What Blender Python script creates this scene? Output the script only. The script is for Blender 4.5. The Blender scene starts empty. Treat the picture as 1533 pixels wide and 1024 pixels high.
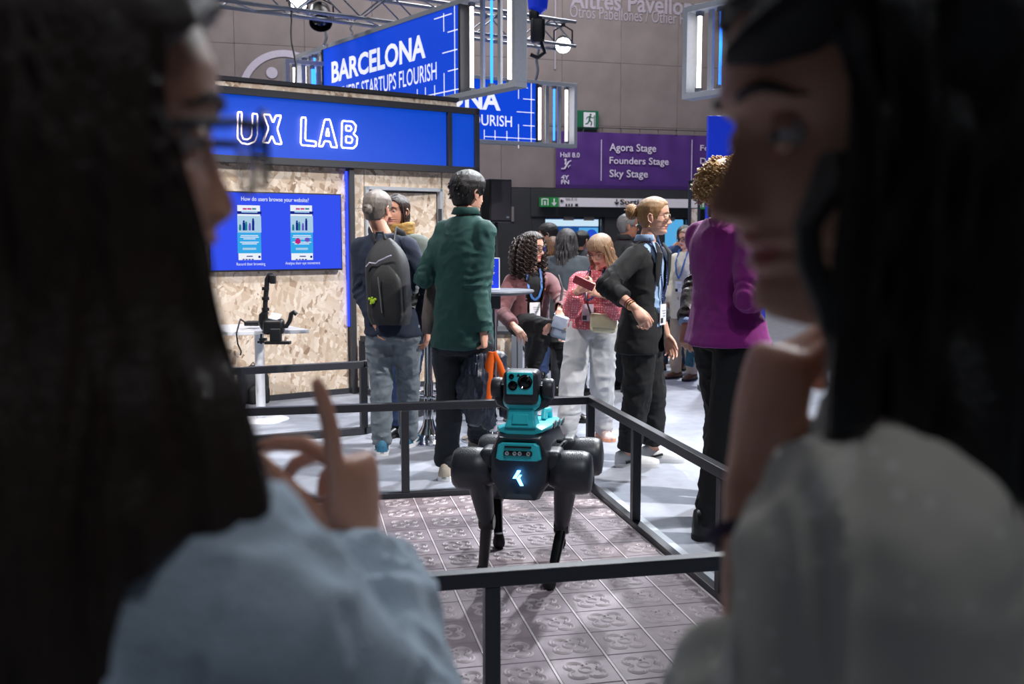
import bpy, bmesh, math, random
import numpy as np
from mathutils import Vector, Matrix

SC = bpy.context.scene
COL = SC.collection
random.seed(7)
RNG = np.random.default_rng(7)

# ------------------------------------------------------------------ camera
F_PX, CX, CY, CAM_H = 1500.0, 766.5, 512.0, 1.40
PITCH = math.atan((512 - 360) / 1500)
cam_d = bpy.data.cameras.new('camera')
cam = bpy.data.objects.new('camera', cam_d)
COL.objects.link(cam)
cam_d.sensor_width = 36.0
cam_d.lens = 36.0 * F_PX / 1533.0
cam_d.clip_start = 0.02
cam_d.clip_end = 100
cam.location = (0, 0, CAM_H)
cam.rotation_euler = (math.pi / 2 - PITCH, 0, 0)
cam_d.dof.use_dof = True
cam_d.dof.focus_distance = 4.9
cam_d.dof.aperture_fstop = 4.7
SC.camera = cam

# ------------------------------------------------------------------ world, view, lamps
w = bpy.data.worlds.new('hall_air')
SC.world = w
w.use_nodes = True
w.node_tree.nodes['Background'].inputs[0].default_value = (0.62, 0.70, 0.85, 1)
w.node_tree.nodes['Background'].inputs[1].default_value = 0.035
SC.view_settings.view_transform = 'Standard'
SC.view_settings.look = 'None'
SC.view_settings.gamma = 1.0
SC.view_settings.use_curve_mapping = False
SC.view_settings.exposure = 0.0


def spot(name, loc, aim, watts, angle=50, blend=0.4, size=0.12, col=(1, 0.97, 0.95)):
    d = bpy.data.lights.new(name, 'SPOT')
    d.energy = watts
    d.spot_size = math.radians(angle)
    d.spot_blend = blend
    d.shadow_soft_size = size
    d.color = col
    o = bpy.data.objects.new(name, d)
    COL.objects.link(o)
    o.location = loc
    v = Vector(aim) - Vector(loc)
    o.rotation_euler = v.to_track_quat('-Z', 'Y').to_euler()
    return o


def area(name, loc, aim, watts, sx, sy, col=(1, 1, 1)):
    d = bpy.data.lights.new(name, 'AREA')
    d.energy = watts
    d.shape = 'RECTANGLE'
    d.size, d.size_y = sx, sy
    d.color = col
    o = bpy.data.objects.new(name, d)
    COL.objects.link(o)
    o.location = loc
    v = Vector(aim) - Vector(loc)
    o.rotation_euler = v.to_track_quat('-Z', 'Y').to_euler()
    return o


COOL = (0.90, 0.95, 1.0)
spot('overhead_spot', (2.6, 8.8, 5.4), (0.4, 5.2, 0.3), 1800, 62, 0.5, 0.10, COOL)
spot('overhead_spot', (0.2, 9.6, 5.6), (0.1, 4.9, 0.2), 1150, 46, 0.5, 0.10, COOL)
spot('overhead_spot', (4.0, 4.6, 5.2), (0.5, 6.8, 0.9), 2100, 56, 0.5, 0.12, (1, 0.97, 0.95))
spot('overhead_spot', (-3.0, 4.4, 5.2), (-1.0, 8.4, 1.2), 900, 62, 0.6, 0.12, (1, 0.95, 0.93))
spot('overhead_spot', (1.6, 0.9, 5.6), (0.1, 4.1, 0.5), 420, 24, 0.6, 0.12, COOL)  # added fill to brighten the robot's front, no such lamp seen
spot('overhead_spot', (2.8, 12.5, 6.0), (1.2, 9.6, 0.6), 2000, 75, 0.6, 0.2, COOL)
area('hall_luminaire', (1.0, 15.5, 9.0), (1.0, 18.6, 3.0), 560, 6, 2, (1, 0.95, 0.95))
area('hall_luminaire', (-6.0, 13.0, 9.0), (-5.0, 17.0, 3.0), 340, 5, 2, (1, 0.95, 0.95))
area('hall_luminaire', (1.3, -0.9, 6.5), (0.1, 0.7, 1.1), 50, 1.6, 1.2, COOL)
area('hall_luminaire', (0.5, 6.0, 9.0), (0.5, 6.0, 0.0), 170, 5, 3, COOL)


# ------------------------------------------------------------------ photograph geometry
def ray(px, py):
    x, y = (px - CX) / F_PX, -(py - CY) / F_PX
    c, s = math.cos(PITCH), math.sin(PITCH)
    return np.array([x, c + y * s, -s + y * c])


EYE = np.array([0, 0, CAM_H])


def P(px, py, Y):
    d = ray(px, py)
    return EYE + d * (Y / d[1])


def G(px, py, z=0.0):
    d = ray(px, py)
    return EYE + d * ((z - CAM_H) / d[2])


def heading(deg):
    a = math.radians(deg)
    return np.array([math.sin(a), math.cos(a), 0.0])


def on_plane(px, py, p0, deg):
    """where a pixel's ray meets the upright plane through p0 that runs along heading deg: (distance along, height)"""
    d = ray(px, py)
    u = heading(deg)
    n = np.array([u[1], -u[0], 0])
    t = ((np.array(p0) - EYE) @ n) / (d @ n)
    q = EYE + d * t
    return float((q - np.array(p0)) @ u), float(q[2])


def nrm(v):
    v = np.asarray(v, float)
    return v / max(1e-9, np.linalg.norm(v))


def lerp(a, b, t):
    return np.asarray(a, float) * (1 - t) + np.asarray(b, float) * t


def sm(a, b, x):
    t = np.clip((np.asarray(x, float) - a) / (b - a), 0, 1)
    return t * t * (3 - 2 * t)


# ------------------------------------------------------------------ materials
def lin(c):
    if isinstance(c, str):
        c = tuple(int(c[i:i + 2], 16) for i in (1, 3, 5))
    r = []
    for v in c:
        v = v / 255.0
        r.append(v / 12.92 if v <= 0.04045 else ((v + 0.055) / 1.055) ** 2.4)
    return (r[0], r[1], r[2], 1.0)


def mat(name, col, rough=0.6, metal=0.0, noise=0.0, scale=30.0, bump=0.0, bscale=None, emit=0.0, ecol=None,
        sheen=0.0, sss=0.0, stretch=(1, 1, 1), spec=0.5):
    m = bpy.data.materials.new(name)
    m.use_nodes = True
    nt = m.node_tree
    b = nt.nodes['Principled BSDF']
    c = lin(col)
    b.inputs['Base Color'].default_value = c
    b.inputs['Roughness'].default_value = rough
    b.inputs['Metallic'].default_value = metal
    b.inputs['Specular IOR Level'].default_value = spec
    if sheen:
        b.inputs['Sheen Weight'].default_value = sheen
    if sss:
        b.inputs['Subsurface Weight'].default_value = sss
        b.inputs['Subsurface Radius'].default_value = (0.012, 0.005, 0.003)
        b.inputs['Subsurface Scale'].default_value = 1.0
    if emit:
        b.inputs['Emission Color'].default_value = lin(ecol) if ecol else c
        b.inputs['Emission Strength'].default_value = emit
    if noise or bump:
        tc = nt.nodes.new('ShaderNodeTexCoord')
        mp = nt.nodes.new('ShaderNodeMapping')
        mp.inputs['Scale'].default_value = stretch
        nt.links.new(tc.outputs['Object'], mp.inputs['Vector'])
    if noise:
        n = nt.nodes.new('ShaderNodeTexNoise')
        n.inputs['Scale'].default_value = scale
        n.inputs['Detail'].default_value = 5
        nt.links.new(mp.outputs['Vector'], n.inputs['Vector'])
        r = nt.nodes.new('ShaderNodeValToRGB')
        r.color_ramp.elements[0].position = 0.3
        r.color_ramp.elements[1].position = 0.7
        r.color_ramp.elements[0].color = (c[0] * (1 - noise), c[1] * (1 - noise), c[2] * (1 - noise), 1)
        r.color_ramp.elements[1].color = (min(1, c[0] * (1 + noise)), min(1, c[1] * (1 + noise)), min(1, c[2] * (1 + noise)), 1)
        nt.links.new(n.outputs['Fac'], r.inputs['Fac'])
        nt.links.new(r.outputs['Color'], b.inputs['Base Color'])
    if bump:
        n2 = nt.nodes.new('ShaderNodeTexNoise')
        n2.inputs['Scale'].default_value = bscale or scale
        n2.inputs['Detail'].default_value = 4
        nt.links.new(mp.outputs['Vector'], n2.inputs['Vector'])
        bp = nt.nodes.new('ShaderNodeBump')
        bp.inputs['Strength'].default_value = bump
        bp.inputs['Distance'].default_value = 0.01
        nt.links.new(n2.outputs['Fac'], bp.inputs['Height'])
        nt.links.new(bp.outputs['Normal'], b.inputs['Normal'])
    return m


def glow(name, col, strength):
    m = bpy.data.materials.new(name)
    m.use_nodes = True
    nt = m.node_tree
    nt.nodes.clear()
    e = nt.nodes.new('ShaderNodeEmission')
    e.inputs[0].default_value = lin(col)
    e.inputs[1].default_value = strength
    o = nt.nodes.new('ShaderNodeOutputMaterial')
    nt.links.new(e.outputs[0], o.inputs[0])
    return m


def glass_mat(name, col=(255, 255, 255), rough=0.0, ior=1.45):
    m = bpy.data.materials.new(name)
    m.use_nodes = True
    b = m.node_tree.nodes['Principled BSDF']
    b.inputs['Base Color'].default_value = lin(col)
    b.inputs['Roughness'].default_value = rough
    b.inputs['Transmission Weight'].default_value = 1.0
    b.inputs['IOR'].default_value = ior
    return m


def osb_mat():
    m = bpy.data.materials.new('osb')
    m.use_nodes = True
    nt = m.node_tree
    b = nt.nodes['Principled BSDF']
    b.inputs['Roughness'].default_value = 0.65
    tc0 = nt.nodes.new('ShaderNodeTexCoord')
    tc = nt.nodes.new('ShaderNodeMapping')
    tc.inputs['Rotation'].default_value = (0, 0, -math.radians(35))
    nt.links.new(tc0.outputs['Object'], tc.inputs['Vector'])
    wn = nt.nodes.new('ShaderNodeTexNoise')
    wn.inputs['Scale'].default_value = 22
    nt.links.new(tc.outputs[0], wn.inputs['Vector'])
    wa = nt.nodes.new('ShaderNodeMix'); wa.data_type = 'VECTOR'
    wa.inputs[0].default_value = 0.035
    nt.links.new(tc.outputs[0], wa.inputs[4]); nt.links.new(wn.outputs['Color'], wa.inputs[5])
    last = None
    cols = [((0, 0.5, 0), (1 / 6, 1 / 20, 1 / 27)), ((0, -0.75, 0), (1 / 5.5, 1 / 20, 1 / 24)), ((0, 1.7, 0), (1 / 8, 1 / 20, 1 / 34))]
    vs = []
    for rot, sc in cols:
        mp = nt.nodes.new('ShaderNodeMapping')
        mp.vector_type = 'TEXTURE'
        mp.inputs['Rotation'].default_value = rot
        mp.inputs['Scale'].default_value = sc
        nt.links.new(wa.outputs[1], mp.inputs['Vector'])
        v = nt.nodes.new('ShaderNodeTexVoronoi')
        v.inputs['Scale'].default_value = 1.0
        v.inputs['Randomness'].default_value = 1.0
        nt.links.new(mp.outputs['Vector'], v.inputs['Vector'])
        vs.append(v)
    ramps = []
    for v in vs:
        sep = nt.nodes.new('ShaderNodeSeparateColor')
        nt.links.new(v.outputs['Color'], sep.inputs[0])
        r = nt.nodes.new('ShaderNodeValToRGB')
        e = r.color_ramp.elements
        e[0].position, e[0].color = 0.0, lin((150, 124, 104))
        e[1].position, e[1].color = 1.0, lin((240, 228, 214))
        x = e.new(0.10); x.color = lin((200, 176, 152))
        x = e.new(0.55); x.color = lin((222, 204, 184))
        nt.links.new(sep.outputs[0], r.inputs[0])
        ramps.append(r)
    mx = nt.nodes.new('ShaderNodeMix'); mx.data_type = 'RGBA'
    sepn = nt.nodes.new('ShaderNodeSeparateColor')
    nt.links.new(vs[2].outputs['Color'], sepn.inputs[0])
    gt = nt.nodes.new('ShaderNodeMath'); gt.operation = 'GREATER_THAN'; gt.inputs[1].default_value = 0.5
    nt.links.new(sepn.outputs[1], gt.inputs[0])
    nt.links.new(gt.outputs[0], mx.inputs[0])
    nt.links.new(ramps[0].outputs[0], mx.inputs[6])
    nt.links.new(ramps[1].outputs[0], mx.inputs[7])
    mx2 = nt.nodes.new('ShaderNodeMix'); mx2.data_type = 'RGBA'
    sep3 = nt.nodes.new('ShaderNodeSeparateColor')
    nt.links.new(vs[0].outputs['Color'], sep3.inputs[0])
    gt2 = nt.nodes.new('ShaderNodeMath'); gt2.operation = 'GREATER_THAN'; gt2.inputs[1].default_value = 0.62
    nt.links.new(sep3.outputs[1], gt2.inputs[0])
    nt.links.new(gt2.outputs[0], mx2.inputs[0])
    nt.links.new(mx.outputs[2], mx2.inputs[6])
    nt.links.new(ramps[2].outputs[0], mx2.inputs[7])
    nt.links.new(mx2.outputs[2], b.inputs['Base Color'])
    bp = nt.nodes.new('ShaderNodeBump')
    bp.inputs['Strength'].default_value = 0.25
    bp.inputs['Distance'].default_value = 0.004
    nt.links.new(vs[0].outputs['Distance'], bp.inputs['Height'])
    nt.links.new(bp.outputs['Normal'], b.inputs['Normal'])
    return m


def dots_mat(name, base, dot, scale=55.0, radius=0.32, rough=0.8, rand=0.0, sheer=0.0):
    m = bpy.data.materials.new(name)
    m.use_nodes = True
    nt = m.node_tree
    b = nt.nodes['Principled BSDF']
    b.inputs['Roughness'].default_value = rough
    tc = nt.nodes.new('ShaderNodeTexCoord')
    v = nt.nodes.new('ShaderNodeTexVoronoi')
    v.inputs['Scale'].default_value = scale
    v.inputs['Randomness'].default_value = rand
    nt.links.new(tc.outputs['Object'], v.inputs['Vector'])
    r = nt.nodes.new('ShaderNodeValToRGB')
    r.color_ramp.elements[0].position, r.color_ramp.elements[0].color = radius, lin(dot)
    r.color_ramp.elements[1].position, r.color_ramp.elements[1].color = radius + 0.05, lin(base)
    nt.links.new(v.outputs['Distance'], r.inputs[0])
    nt.links.new(r.outputs[0], b.inputs['Base Color'])
    if sheer:
        b.inputs['Alpha'].default_value = 1 - sheer
    return m


M = {}
M['floor'] = mat('carpet', (148, 152, 163), 0.95, noise=0.10, scale=9, bump=0.25, bscale=420)
M['concrete'] = mat('concrete', (122, 114, 114), 0.85, noise=0.16, scale=1.7, bump=0.15, bscale=14)
M['concrete_dark'] = mat('concrete_joint', (84, 78, 78), 0.9, noise=0.1)
M['paint'] = mat('wall_paint_grey', (178, 174, 190), 0.8, noise=0.05)
M['dark_wall'] = mat('dark_panel', (44, 46, 50), 0.6, noise=0.1, scale=4)
M['osb'] = osb_mat()
M['steel_dark'] = mat('dark_powder_coat', (58, 60, 66), 0.45, 0.2, noise=0.08, scale=60)
M['pen_steel'] = mat('black_powder_coat', (46, 48, 54), 0.42, 0.25, noise=0.10, scale=80)
M['alu'] = mat('anodised_aluminium', (158, 164, 174), 0.38, 0.75, noise=0.06, scale=20, stretch=(1, 1, 8))
M['alu_grey'] = mat('grey_frame', (178, 184, 192), 0.5, 0.05, noise=0.05)
M['chrome'] = mat('chrome', (205, 208, 214), 0.1, 1.0, noise=0.02)
M['black'] = mat('black_plastic', (24, 25, 28), 0.4, noise=0.1, scale=60)
M['black_rubber'] = mat('black_rubber', (16, 16, 18), 0.7, noise=0.1)
M['white'] = mat('white_laminate', (232, 234, 240), 0.4, noise=0.03)
M['blue_sign'] = mat('blue_lightbox', (3, 44, 140), 0.5, noise=0.04, scale=1.2, emit=0.62, ecol=(0, 80, 220))
M['blue_sign2'] = mat('blue_lightbox_bright', (10, 70, 215), 0.5, noise=0.05, scale=1.0, emit=0.66, ecol=(0, 70, 216))
M['blue_panel'] = mat('blue_panel', (8, 46, 190), 0.5, noise=0.04, emit=0.35)
M['lilac'] = mat('lilac_lightbox', (200, 196, 240), 0.5, noise=0.03, emit=0.5)
M['white_print'] = mat('white_print', (240, 242, 250), 0.5, noise=0.01, emit=0.75)
M['matt_print'] = mat('white_ink', (214, 208, 228), 0.7, noise=0.02)
M['wall_print'] = mat('wall_lettering', (150, 145, 158), 0.8, noise=0.04)
M['neon'] = glow('neon_white', (255, 236, 232), 5.0)
M['tube_white'] = glow('tube_white', (255, 246, 240), 5.0)
M['tube_blue'] = glow('tube_blue', (40, 120, 255), 4.0)
M['lamp'] = glow('lamp_face', (235, 245, 255), 30.0)
M['purple'] = mat('purple_banner', (74, 38, 118), 0.75, noise=0.10, scale=3)
M['purple_dark'] = mat('purple_hem', (58, 24, 100), 0.75, noise=0.08)
M['green_sign'] = mat('green_sign', (12, 88, 62), 0.5, noise=0.05, emit=0.15)
M['green_sign2'] = mat('green_exit', (30, 120, 60), 0.5, noise=0.05, emit=0.25)
M['pale_sign'] = mat('pale_sign', (206, 204, 214), 0.5, noise=0.04, emit=0.12)
M['ink'] = mat('dark_ink', (34, 34, 42), 0.6, noise=0.05)
M['screen'] = glow('screen_blue', (54, 82, 240), 1.0)
M['screen_white'] = glow('screen_white', (240, 246, 255), 0.95)
M['screen_cyan'] = glow('screen_cyan', (54, 170, 236), 0.95)
M['screen_navy'] = glow('screen_navy', (20, 40, 140), 0.9)
M['screen_pink'] = glow('screen_pink', (196, 40, 130), 0.9)
M['screen_teal'] = glow('screen_teal', (30, 130, 150), 0.9)
M['screen_violet'] = glow('screen_violet', (110, 90, 200), 0.9)
M['screen_pale'] = glow('screen_pale', (178, 214, 240), 0.9)
M['shop_white'] = glow('shop_white', (214, 240, 255), 1.0)
M['shop_cyan'] = glow('shop_cyan', (96, 186, 244), 0.9)
M['shop_blue'] = glow('shop_blue', (36, 96, 178), 0.7)
M['shop_deep'] = glow('shop_deep', (46, 92, 232), 0.8)
M['blue_strip'] = glow('blue_led', (40, 60, 255), 2.5)
M['glass'] = glass_mat('clear_glass', (248, 250, 252))
M['tile'] = mat('mauve_cement', (146, 132, 139), 0.62, noise=0.16, scale=16, bump=0.1, bscale=150)
M['tile_ridge'] = mat('mauve_cement_lit', (188, 176, 180), 0.6, noise=0.12, scale=30)  # ridges toned lighter than the tile, standing in for light they catch
M['grout'] = mat('pale_grout', (206, 196, 198), 0.7, noise=0.08, scale=40)
M['grout_dark'] = mat('tile_bed', (112, 98, 104), 0.8, noise=0.1, scale=40)
M['teal'] = mat('teal_shell', (52, 200, 212), 0.35, noise=0.04, scale=20)
M['robot_black'] = mat('robot_black', (46, 48, 54), 0.42, noise=0.12, scale=90, bump=0.05, bscale=400)
M['robot_dark'] = mat('robot_gloss', (16, 17, 20), 0.25, noise=0.05)
M['lens'] = mat('lens_glass', (6, 7, 10), 0.05, noise=0.05)
M['logo'] = glow('logo_light', (90, 180, 255), 9.0)
M['skin'] = mat('skin_light', (214, 164, 142), 0.5, noise=0.05, scale=40, sss=0.12)
M['skin_b'] = mat('skin_warm', (200, 146, 122), 0.5, noise=0.05, scale=40, sss=0.12)
M['skin_dark'] = mat('skin_deep', (150, 100, 78), 0.5, noise=0.05, scale=40, sss=0.1)
M['lip'] = mat('lip', (176, 96, 92), 0.4, noise=0.05)
M['eye'] = mat('eye_white', (196, 190, 188), 0.2, noise=0.02)
M['iris'] = mat('iris', (40, 28, 22), 0.15, noise=0.05)


def hair_mat(name, col, hi=0.25):
    return mat(name, col, 0.42, noise=hi, scale=60, bump=0.5, bscale=90, stretch=(6, 6, 0.6))


M['hair_black'] = hair_mat('hair_black', (22, 19, 20))
M['hair_darkbrown'] = hair_mat('hair_darkbrown', (44, 31, 27))
M['hair_chestnut'] = hair_mat('hair_chestnut', (50, 36, 30))
M['hair_brown'] = hair_mat('hair_brown', (112, 80, 58))
M['hair_lightbrown'] = hair_mat('hair_lightbrown', (132, 104, 78), 0.4)
M['hair_blond'] = hair_mat('hair_blond', (150, 114, 74), 0.4)
M['hair_curlyblond'] = hair_mat('hair_curlyblond', (184, 146, 96), 0.35)
M['hair_grey'] = hair_mat('hair_grey', (118, 108, 102), 0.45)
M['hair_greyblack'] = hair_mat('hair_greyblack', (62, 60, 62), 0.45)
M['hair_grey2'] = hair_mat('hair_shortgrey', (98, 98, 102), 0.4)


def cloth(name, col, noise=0.08, scale=14, bump=0.15, bscale=180, rough=0.85, sheen=0.0):
    return mat(name, col, rough, noise=noise, scale=scale, bump=bump, bscale=bscale, sheen=sheen)


# ------------------------------------------------------------------ mesh builder
class MB:
    def __init__(self):
        self.v, self.f, self.k, self.m = [], [], [], 0

    def add(self, vs, fs, mi=None):
        n = len(self.v)
        self.v.extend([tuple(map(float, p)) for p in vs])
        self.f.extend([tuple(int(i) + n for i in f) for f in fs])
        if mi is None:
            self.k.extend([self.m] * len(fs))
        elif isinstance(mi, int):
            self.k.extend([mi] * len(fs))
        else:
            self.k.extend(list(mi))
        return self

    def box(self, c, size, ax=None):
        ax = np.eye(3) if ax is None else np.asarray(ax, float)
        c = np.asarray(c, float)
        h = np.asarray(size, float) / 2
        vs = [c + ax[0] * h[0] * i + ax[1] * h[1] * j + ax[2] * h[2] * k for k in (-1, 1) for j in (-1, 1) for i in (-1, 1)]
        return self.add(vs, [(0, 2, 3, 1), (4, 5, 7, 6), (0, 1, 5, 4), (2, 6, 7, 3), (0, 4, 6, 2), (1, 3, 7, 5)])

    def beam(self, a, b, wd, ht, up=(0, 0, 1)):
        a, b = np.asarray(a, float), np.asarray(b, float)
        d = nrm(b - a)
        up = np.asarray(up, float)
        if abs(d @ up) > 0.98:
            up = np.array([0, 1.0, 0])
        s = nrm(np.cross(d, up))
        u = np.cross(s, d)
        return self.box((a + b) / 2, (np.linalg.norm(b - a), wd, ht), (d, s, u))

    def tube(self, pts, rad, n=8, cap=True, flat=None, ref=None):
        pts = [np.asarray(p, float) for p in pts]
        if np.isscalar(rad):
            rad = [rad] * len(pts)
        flat = [1.0] * len(pts) if flat is None else ([flat] * len(pts) if np.isscalar(flat) else flat)
        vs, N = [], len(pts)
        prev = None
        for i, p in enumerate(pts):
            t = nrm(pts[min(i + 1, N - 1)] - pts[max(i - 1, 0)])
            if prev is None:
                r = np.asarray(ref, float) if ref is not None else (np.array([0, 0, 1.0]) if abs(t[2]) < 0.9 else np.array([1.0, 0, 0]))
                prev = r
            b = prev - t * (prev @ t)
            b = nrm(b)
            prev = b
            c = np.cross(t, b)
            for j in range(n):
                a = 2 * math.pi * j / n
                vs.append(p + rad[i] * (b * math.cos(a) + c * math.sin(a) * flat[i]))
        fs = []
        for i in range(N - 1):
            for j in range(n):
                fs.append((i * n + j, i * n + (j + 1) % n, (i + 1) * n + (j + 1) % n, (i + 1) * n + j))
        if cap:
            fs.append(tuple(range(n))[::-1])
            fs.append(tuple((N - 1) * n + j for j in range(n)))
        return self.add(vs, fs)

    def limb(self, pts, rad, n=14, flat=None, ref=None):
        """tube with rounded ends"""
        pts = [np.asarray(p, float) for p in pts]
        rad = list(rad)
        d0, d1 = nrm(pts[0] - pts[1]), nrm(pts[-1] - pts[-2])
        pre = [(pts[0] + d0 * rad[0] * s, rad[0] * math.sqrt(max(0.02, 1 - s * s))) for s in (0.97, 0.8, 0.45)]
        post = [(pts[-1] + d1 * rad[-1] * s, rad[-1] * math.sqrt(max(0.02, 1 - s * s))) for s in (0.45, 0.8, 0.97)]
        P_ = [p for p, _ in pre] + pts + [p for p, _ in post]
        R_ = [r for _, r in pre] + rad + [r for _, r in post]
        if flat is not None and not np.isscalar(flat):
            flat = [flat[0]] * 3 + list(flat) + [flat[-1]] * 3
        return self.tube(P_, R_, n, True, flat, ref)

    def rings(self, rings, cap=True):
        """list of equal-length point loops"""
        n = len(rings[0])
        vs = [p for r in rings for p in r]
        fs = []
        for i in range(len(rings) - 1):
            for j in range(n):
                fs.append((i * n + j, i * n + (j + 1) % n, (i + 1) * n + (j + 1) % n, (i + 1) * n + j))
        if cap:
            fs.append(tuple(range(n))[::-1])
            fs.append(tuple((len(rings) - 1) * n + j for j in range(n)))
        return self.add(vs, fs)

    def ell(self, c, r, ax=None, nu=16, nv=10):
        ax = np.eye(3) if ax is None else np.asarray(ax, float)
        c = np.asarray(c, float)
        rings = []
        for i in range(nv + 1):
            a = math.pi * (0.02 + 0.96 * i / nv) - math.pi / 2
            rings.append([c + ax[0] * r[0] * math.cos(a) * math.cos(2 * math.pi * j / nu) + ax[1] * r[1] * math.cos(a) * math.sin(2 * math.pi * j / nu)
                          + ax[2] * r[2] * math.sin(a) for j in range(nu)])
        return self.rings(rings)

    def lathe(self, c, prof, n=24, ax=None):
        ax = np.eye(3) if ax is None else np.asarray(ax, float)
        c = np.asarray(c, float)
        return self.rings([[c + ax[2] * z + r * (ax[0] * math.cos(2 * math.pi * j / n) + ax[1] * math.sin(2 * math.pi * j / n)) for j in range(n)]
                           for r, z in prof])

    def prism(self, poly, o, xd, yd, depth):
        """polygon in the plane (o, xd, yd), pushed by depth along xd x yd both ways"""
        o, xd, yd = (np.asarray(t, float) for t in (o, xd, yd))
        n = nrm(np.cross(xd, yd))
        k = len(poly)
        vs = [o + xd * x + yd * y - n * depth / 2 for x, y in poly] + [o + xd * x + yd * y + n * depth / 2 for x, y in poly]
        fs = [tuple(range(k))[::-1], tuple(range(k, 2 * k))] + [(i, (i + 1) % k, k + (i + 1) % k, k + i) for i in range(k)]
        return self.add(vs, fs)

    def rbox(self, c, size, r, ax=None, seg=4):
        """box with rounded vertical edges and softened top and bottom (axis 2 is the stacking axis)"""
        ax = np.eye(3) if ax is None else np.asarray(ax, float)
        c = np.asarray(c, float)
        sx, sy, sz = [s / 2 for s in size]
        r = min(r, sx * 0.98, sy * 0.98, sz * 0.98)

        def loop(ins, z):
            pts = []
            rr = max(1e-4, r - ins)
            for q, (cx_, cy_) in enumerate(((1, 1), (-1, 1), (-1, -1), (1, -1))):
                for i in range(seg + 1):
                    a = math.pi / 2 * (q + i / seg)
                    x = cx_ * (sx - r) + rr * math.cos(a)
                    y = cy_ * (sy - r) + rr * math.sin(a)
                    pts.append(c + ax[0] * x + ax[1] * y + ax[2] * z)
            return pts
        L = []
        for i in range(seg + 1):
            a = math.pi / 2 * i / seg
            L.append(loop(r * (1 - math.sin(a)), -sz + r * (1 - math.cos(a))))
        for i in range(seg + 1):
            a = math.pi / 2 * (1 - i / seg)
            L.append(loop(r * (1 - math.sin(a)), sz - r * (1 - math.cos(a))))
        return self.rings(L)


def mesh_of(mb, mats, smooth=True, off=(0, 0, 0), name='m', auto=None):
    me = bpy.data.meshes.new(name)
    off = np.asarray(off, float)
    V = np.asarray(mb.v, float) - off
    me.from_pydata(V.tolist(), [], mb.f)
    for m in (mats if isinstance(mats, (list, tuple)) else [mats]):
        me.materials.append(m)
    me.polygons.foreach_set('material_index', np.asarray(mb.k, dtype=np.int32))
    if smooth:
        me.polygons.foreach_set('use_smooth', np.ones(len(me.polygons), dtype=bool))
        if auto:
            me.set_sharp_from_angle(angle=math.radians(auto))
    me.update()
    return me


def base_of(o):
    b = np.array(o.location)
    while o.parent:
        o = o.parent
        b = b + np.array(o.location)
    return b


def fix_normals(me):
    bm = bmesh.new()
    bm.from_mesh(me)
    bmesh.ops.recalc_face_normals(bm, faces=bm.faces)
    bm.to_mesh(me)
    bm.free()


def obj(name, mb, mats, parent=None, loc=None, smooth=False, bevel=0.0, auto=35, recalc=True):
    """ONE mesh object; world coordinates in the builder, origin at the parent's base or at loc"""
    off = base_of(parent) if parent is not None else np.asarray(loc if loc is not None else (0, 0, 0), float)
    me = mesh_of(mb, mats, smooth, off, name, auto)
    if recalc:
        fix_normals(me)
    o = bpy.data.objects.new(name, me)
    COL.objects.link(o)
    if parent is not None:
        o.parent = parent
    else:
        o.location = off
    if bevel:
        md = o.modifiers.new('edge', 'BEVEL')
        md.width = bevel
        md.segments = 2
        md.limit_method = 'ANGLE'
    return o


def thing(name, label, cat, loc=(0, 0, 0), group=None, kind=None):
    o = bpy.data.objects.new(name, None)
    COL.objects.link(o)
    o.location = tuple(float(x) for x in loc)
    o.empty_display_size = 0.1
    return tag(o, label, cat, group, kind)


def tag(o, label=None, cat=None, group=None, kind=None):
    if label: o['label'] = label
    if cat: o['category'] = cat
    if group: o['group'] = group
    if kind: o['kind'] = kind
    return o


def voxel(mb, size, smooth=4, fac=0.5):
    """union of everything in the builder as one continuous skin"""
    me = mesh_of(mb, [], False)
    fix_normals(me)
    o = bpy.data.objects.new('tmp', me)
    COL.objects.link(o)
    r = o.modifiers.new('r', 'REMESH')
    r.mode = 'VOXEL'
    r.voxel_size = size
    if smooth:
        s = o.modifiers.new('s', 'SMOOTH')
        s.factor = fac
        s.iterations = smooth
    dg = bpy.context.evaluated_depsgraph_get()
    ev = o.evaluated_get(dg)
    m2 = ev.to_mesh()
    n = len(m2.vertices)
    V = np.empty(n * 3)
    m2.vertices.foreach_get('co', V)
    V = V.reshape(-1, 3)
    N = np.empty(n * 3)
    m2.vertices.foreach_get('normal', N)
    N = N.reshape(-1, 3)
    Fc = [tuple(p.vertices) for p in m2.polygons]
    ev.to_mesh_clear()
    bpy.data.objects.remove(o)
    bpy.data.meshes.remove(me)
    return V, Fc, N


# vectorised value noise
_T = RNG.random((32, 32, 32))


def vnoise(p):
    p = np.asarray(p, float)
    i = np.floor(p).astype(int)
    f = p - i
    f = f * f * (3 - 2 * f)
    i0, i1 = i & 31, (i + 1) & 31
    x0, y0, z0 = i0.T
    x1, y1, z1 = i1.T
    fx, fy, fz = f.T
    c = lambda a, b, d: _T[a, b, d]
    return ((c(x0, y0, z0) * (1 - fx) + c(x1, y0, z0) * fx) * (1 - fy) + (c(x0, y1, z0) * (1 - fx) + c(x1, y1, z0) * fx) * fy) * (1 - fz) + \
           ((c(x0, y0, z1) * (1 - fx) + c(x1, y0, z1) * fx) * (1 - fy) + (c(x0, y1, z1) * (1 - fx) + c(x1, y1, z1) * fx) * fy) * fz


def folds(V, N, amp, freq=11.0, seed=0.0, aniso=(1, 1, 1.7)):
    q = V * freq * np.asarray(aniso) + seed * 7.3
    wv = vnoise(q * 0.5 + 3.1)[:, None] * 2.2
    a = 1 - np.abs(2 * vnoise(q + wv) - 1)
    b = 1 - np.abs(2 * vnoise(q * 2.1 + wv * 1.7 + 9.2) - 1)
    d = (a ** 2 - 0.4) * 0.75 + (b ** 2 - 0.4) * 0.35
    return V + N * (amp * d)[:, None]


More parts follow.
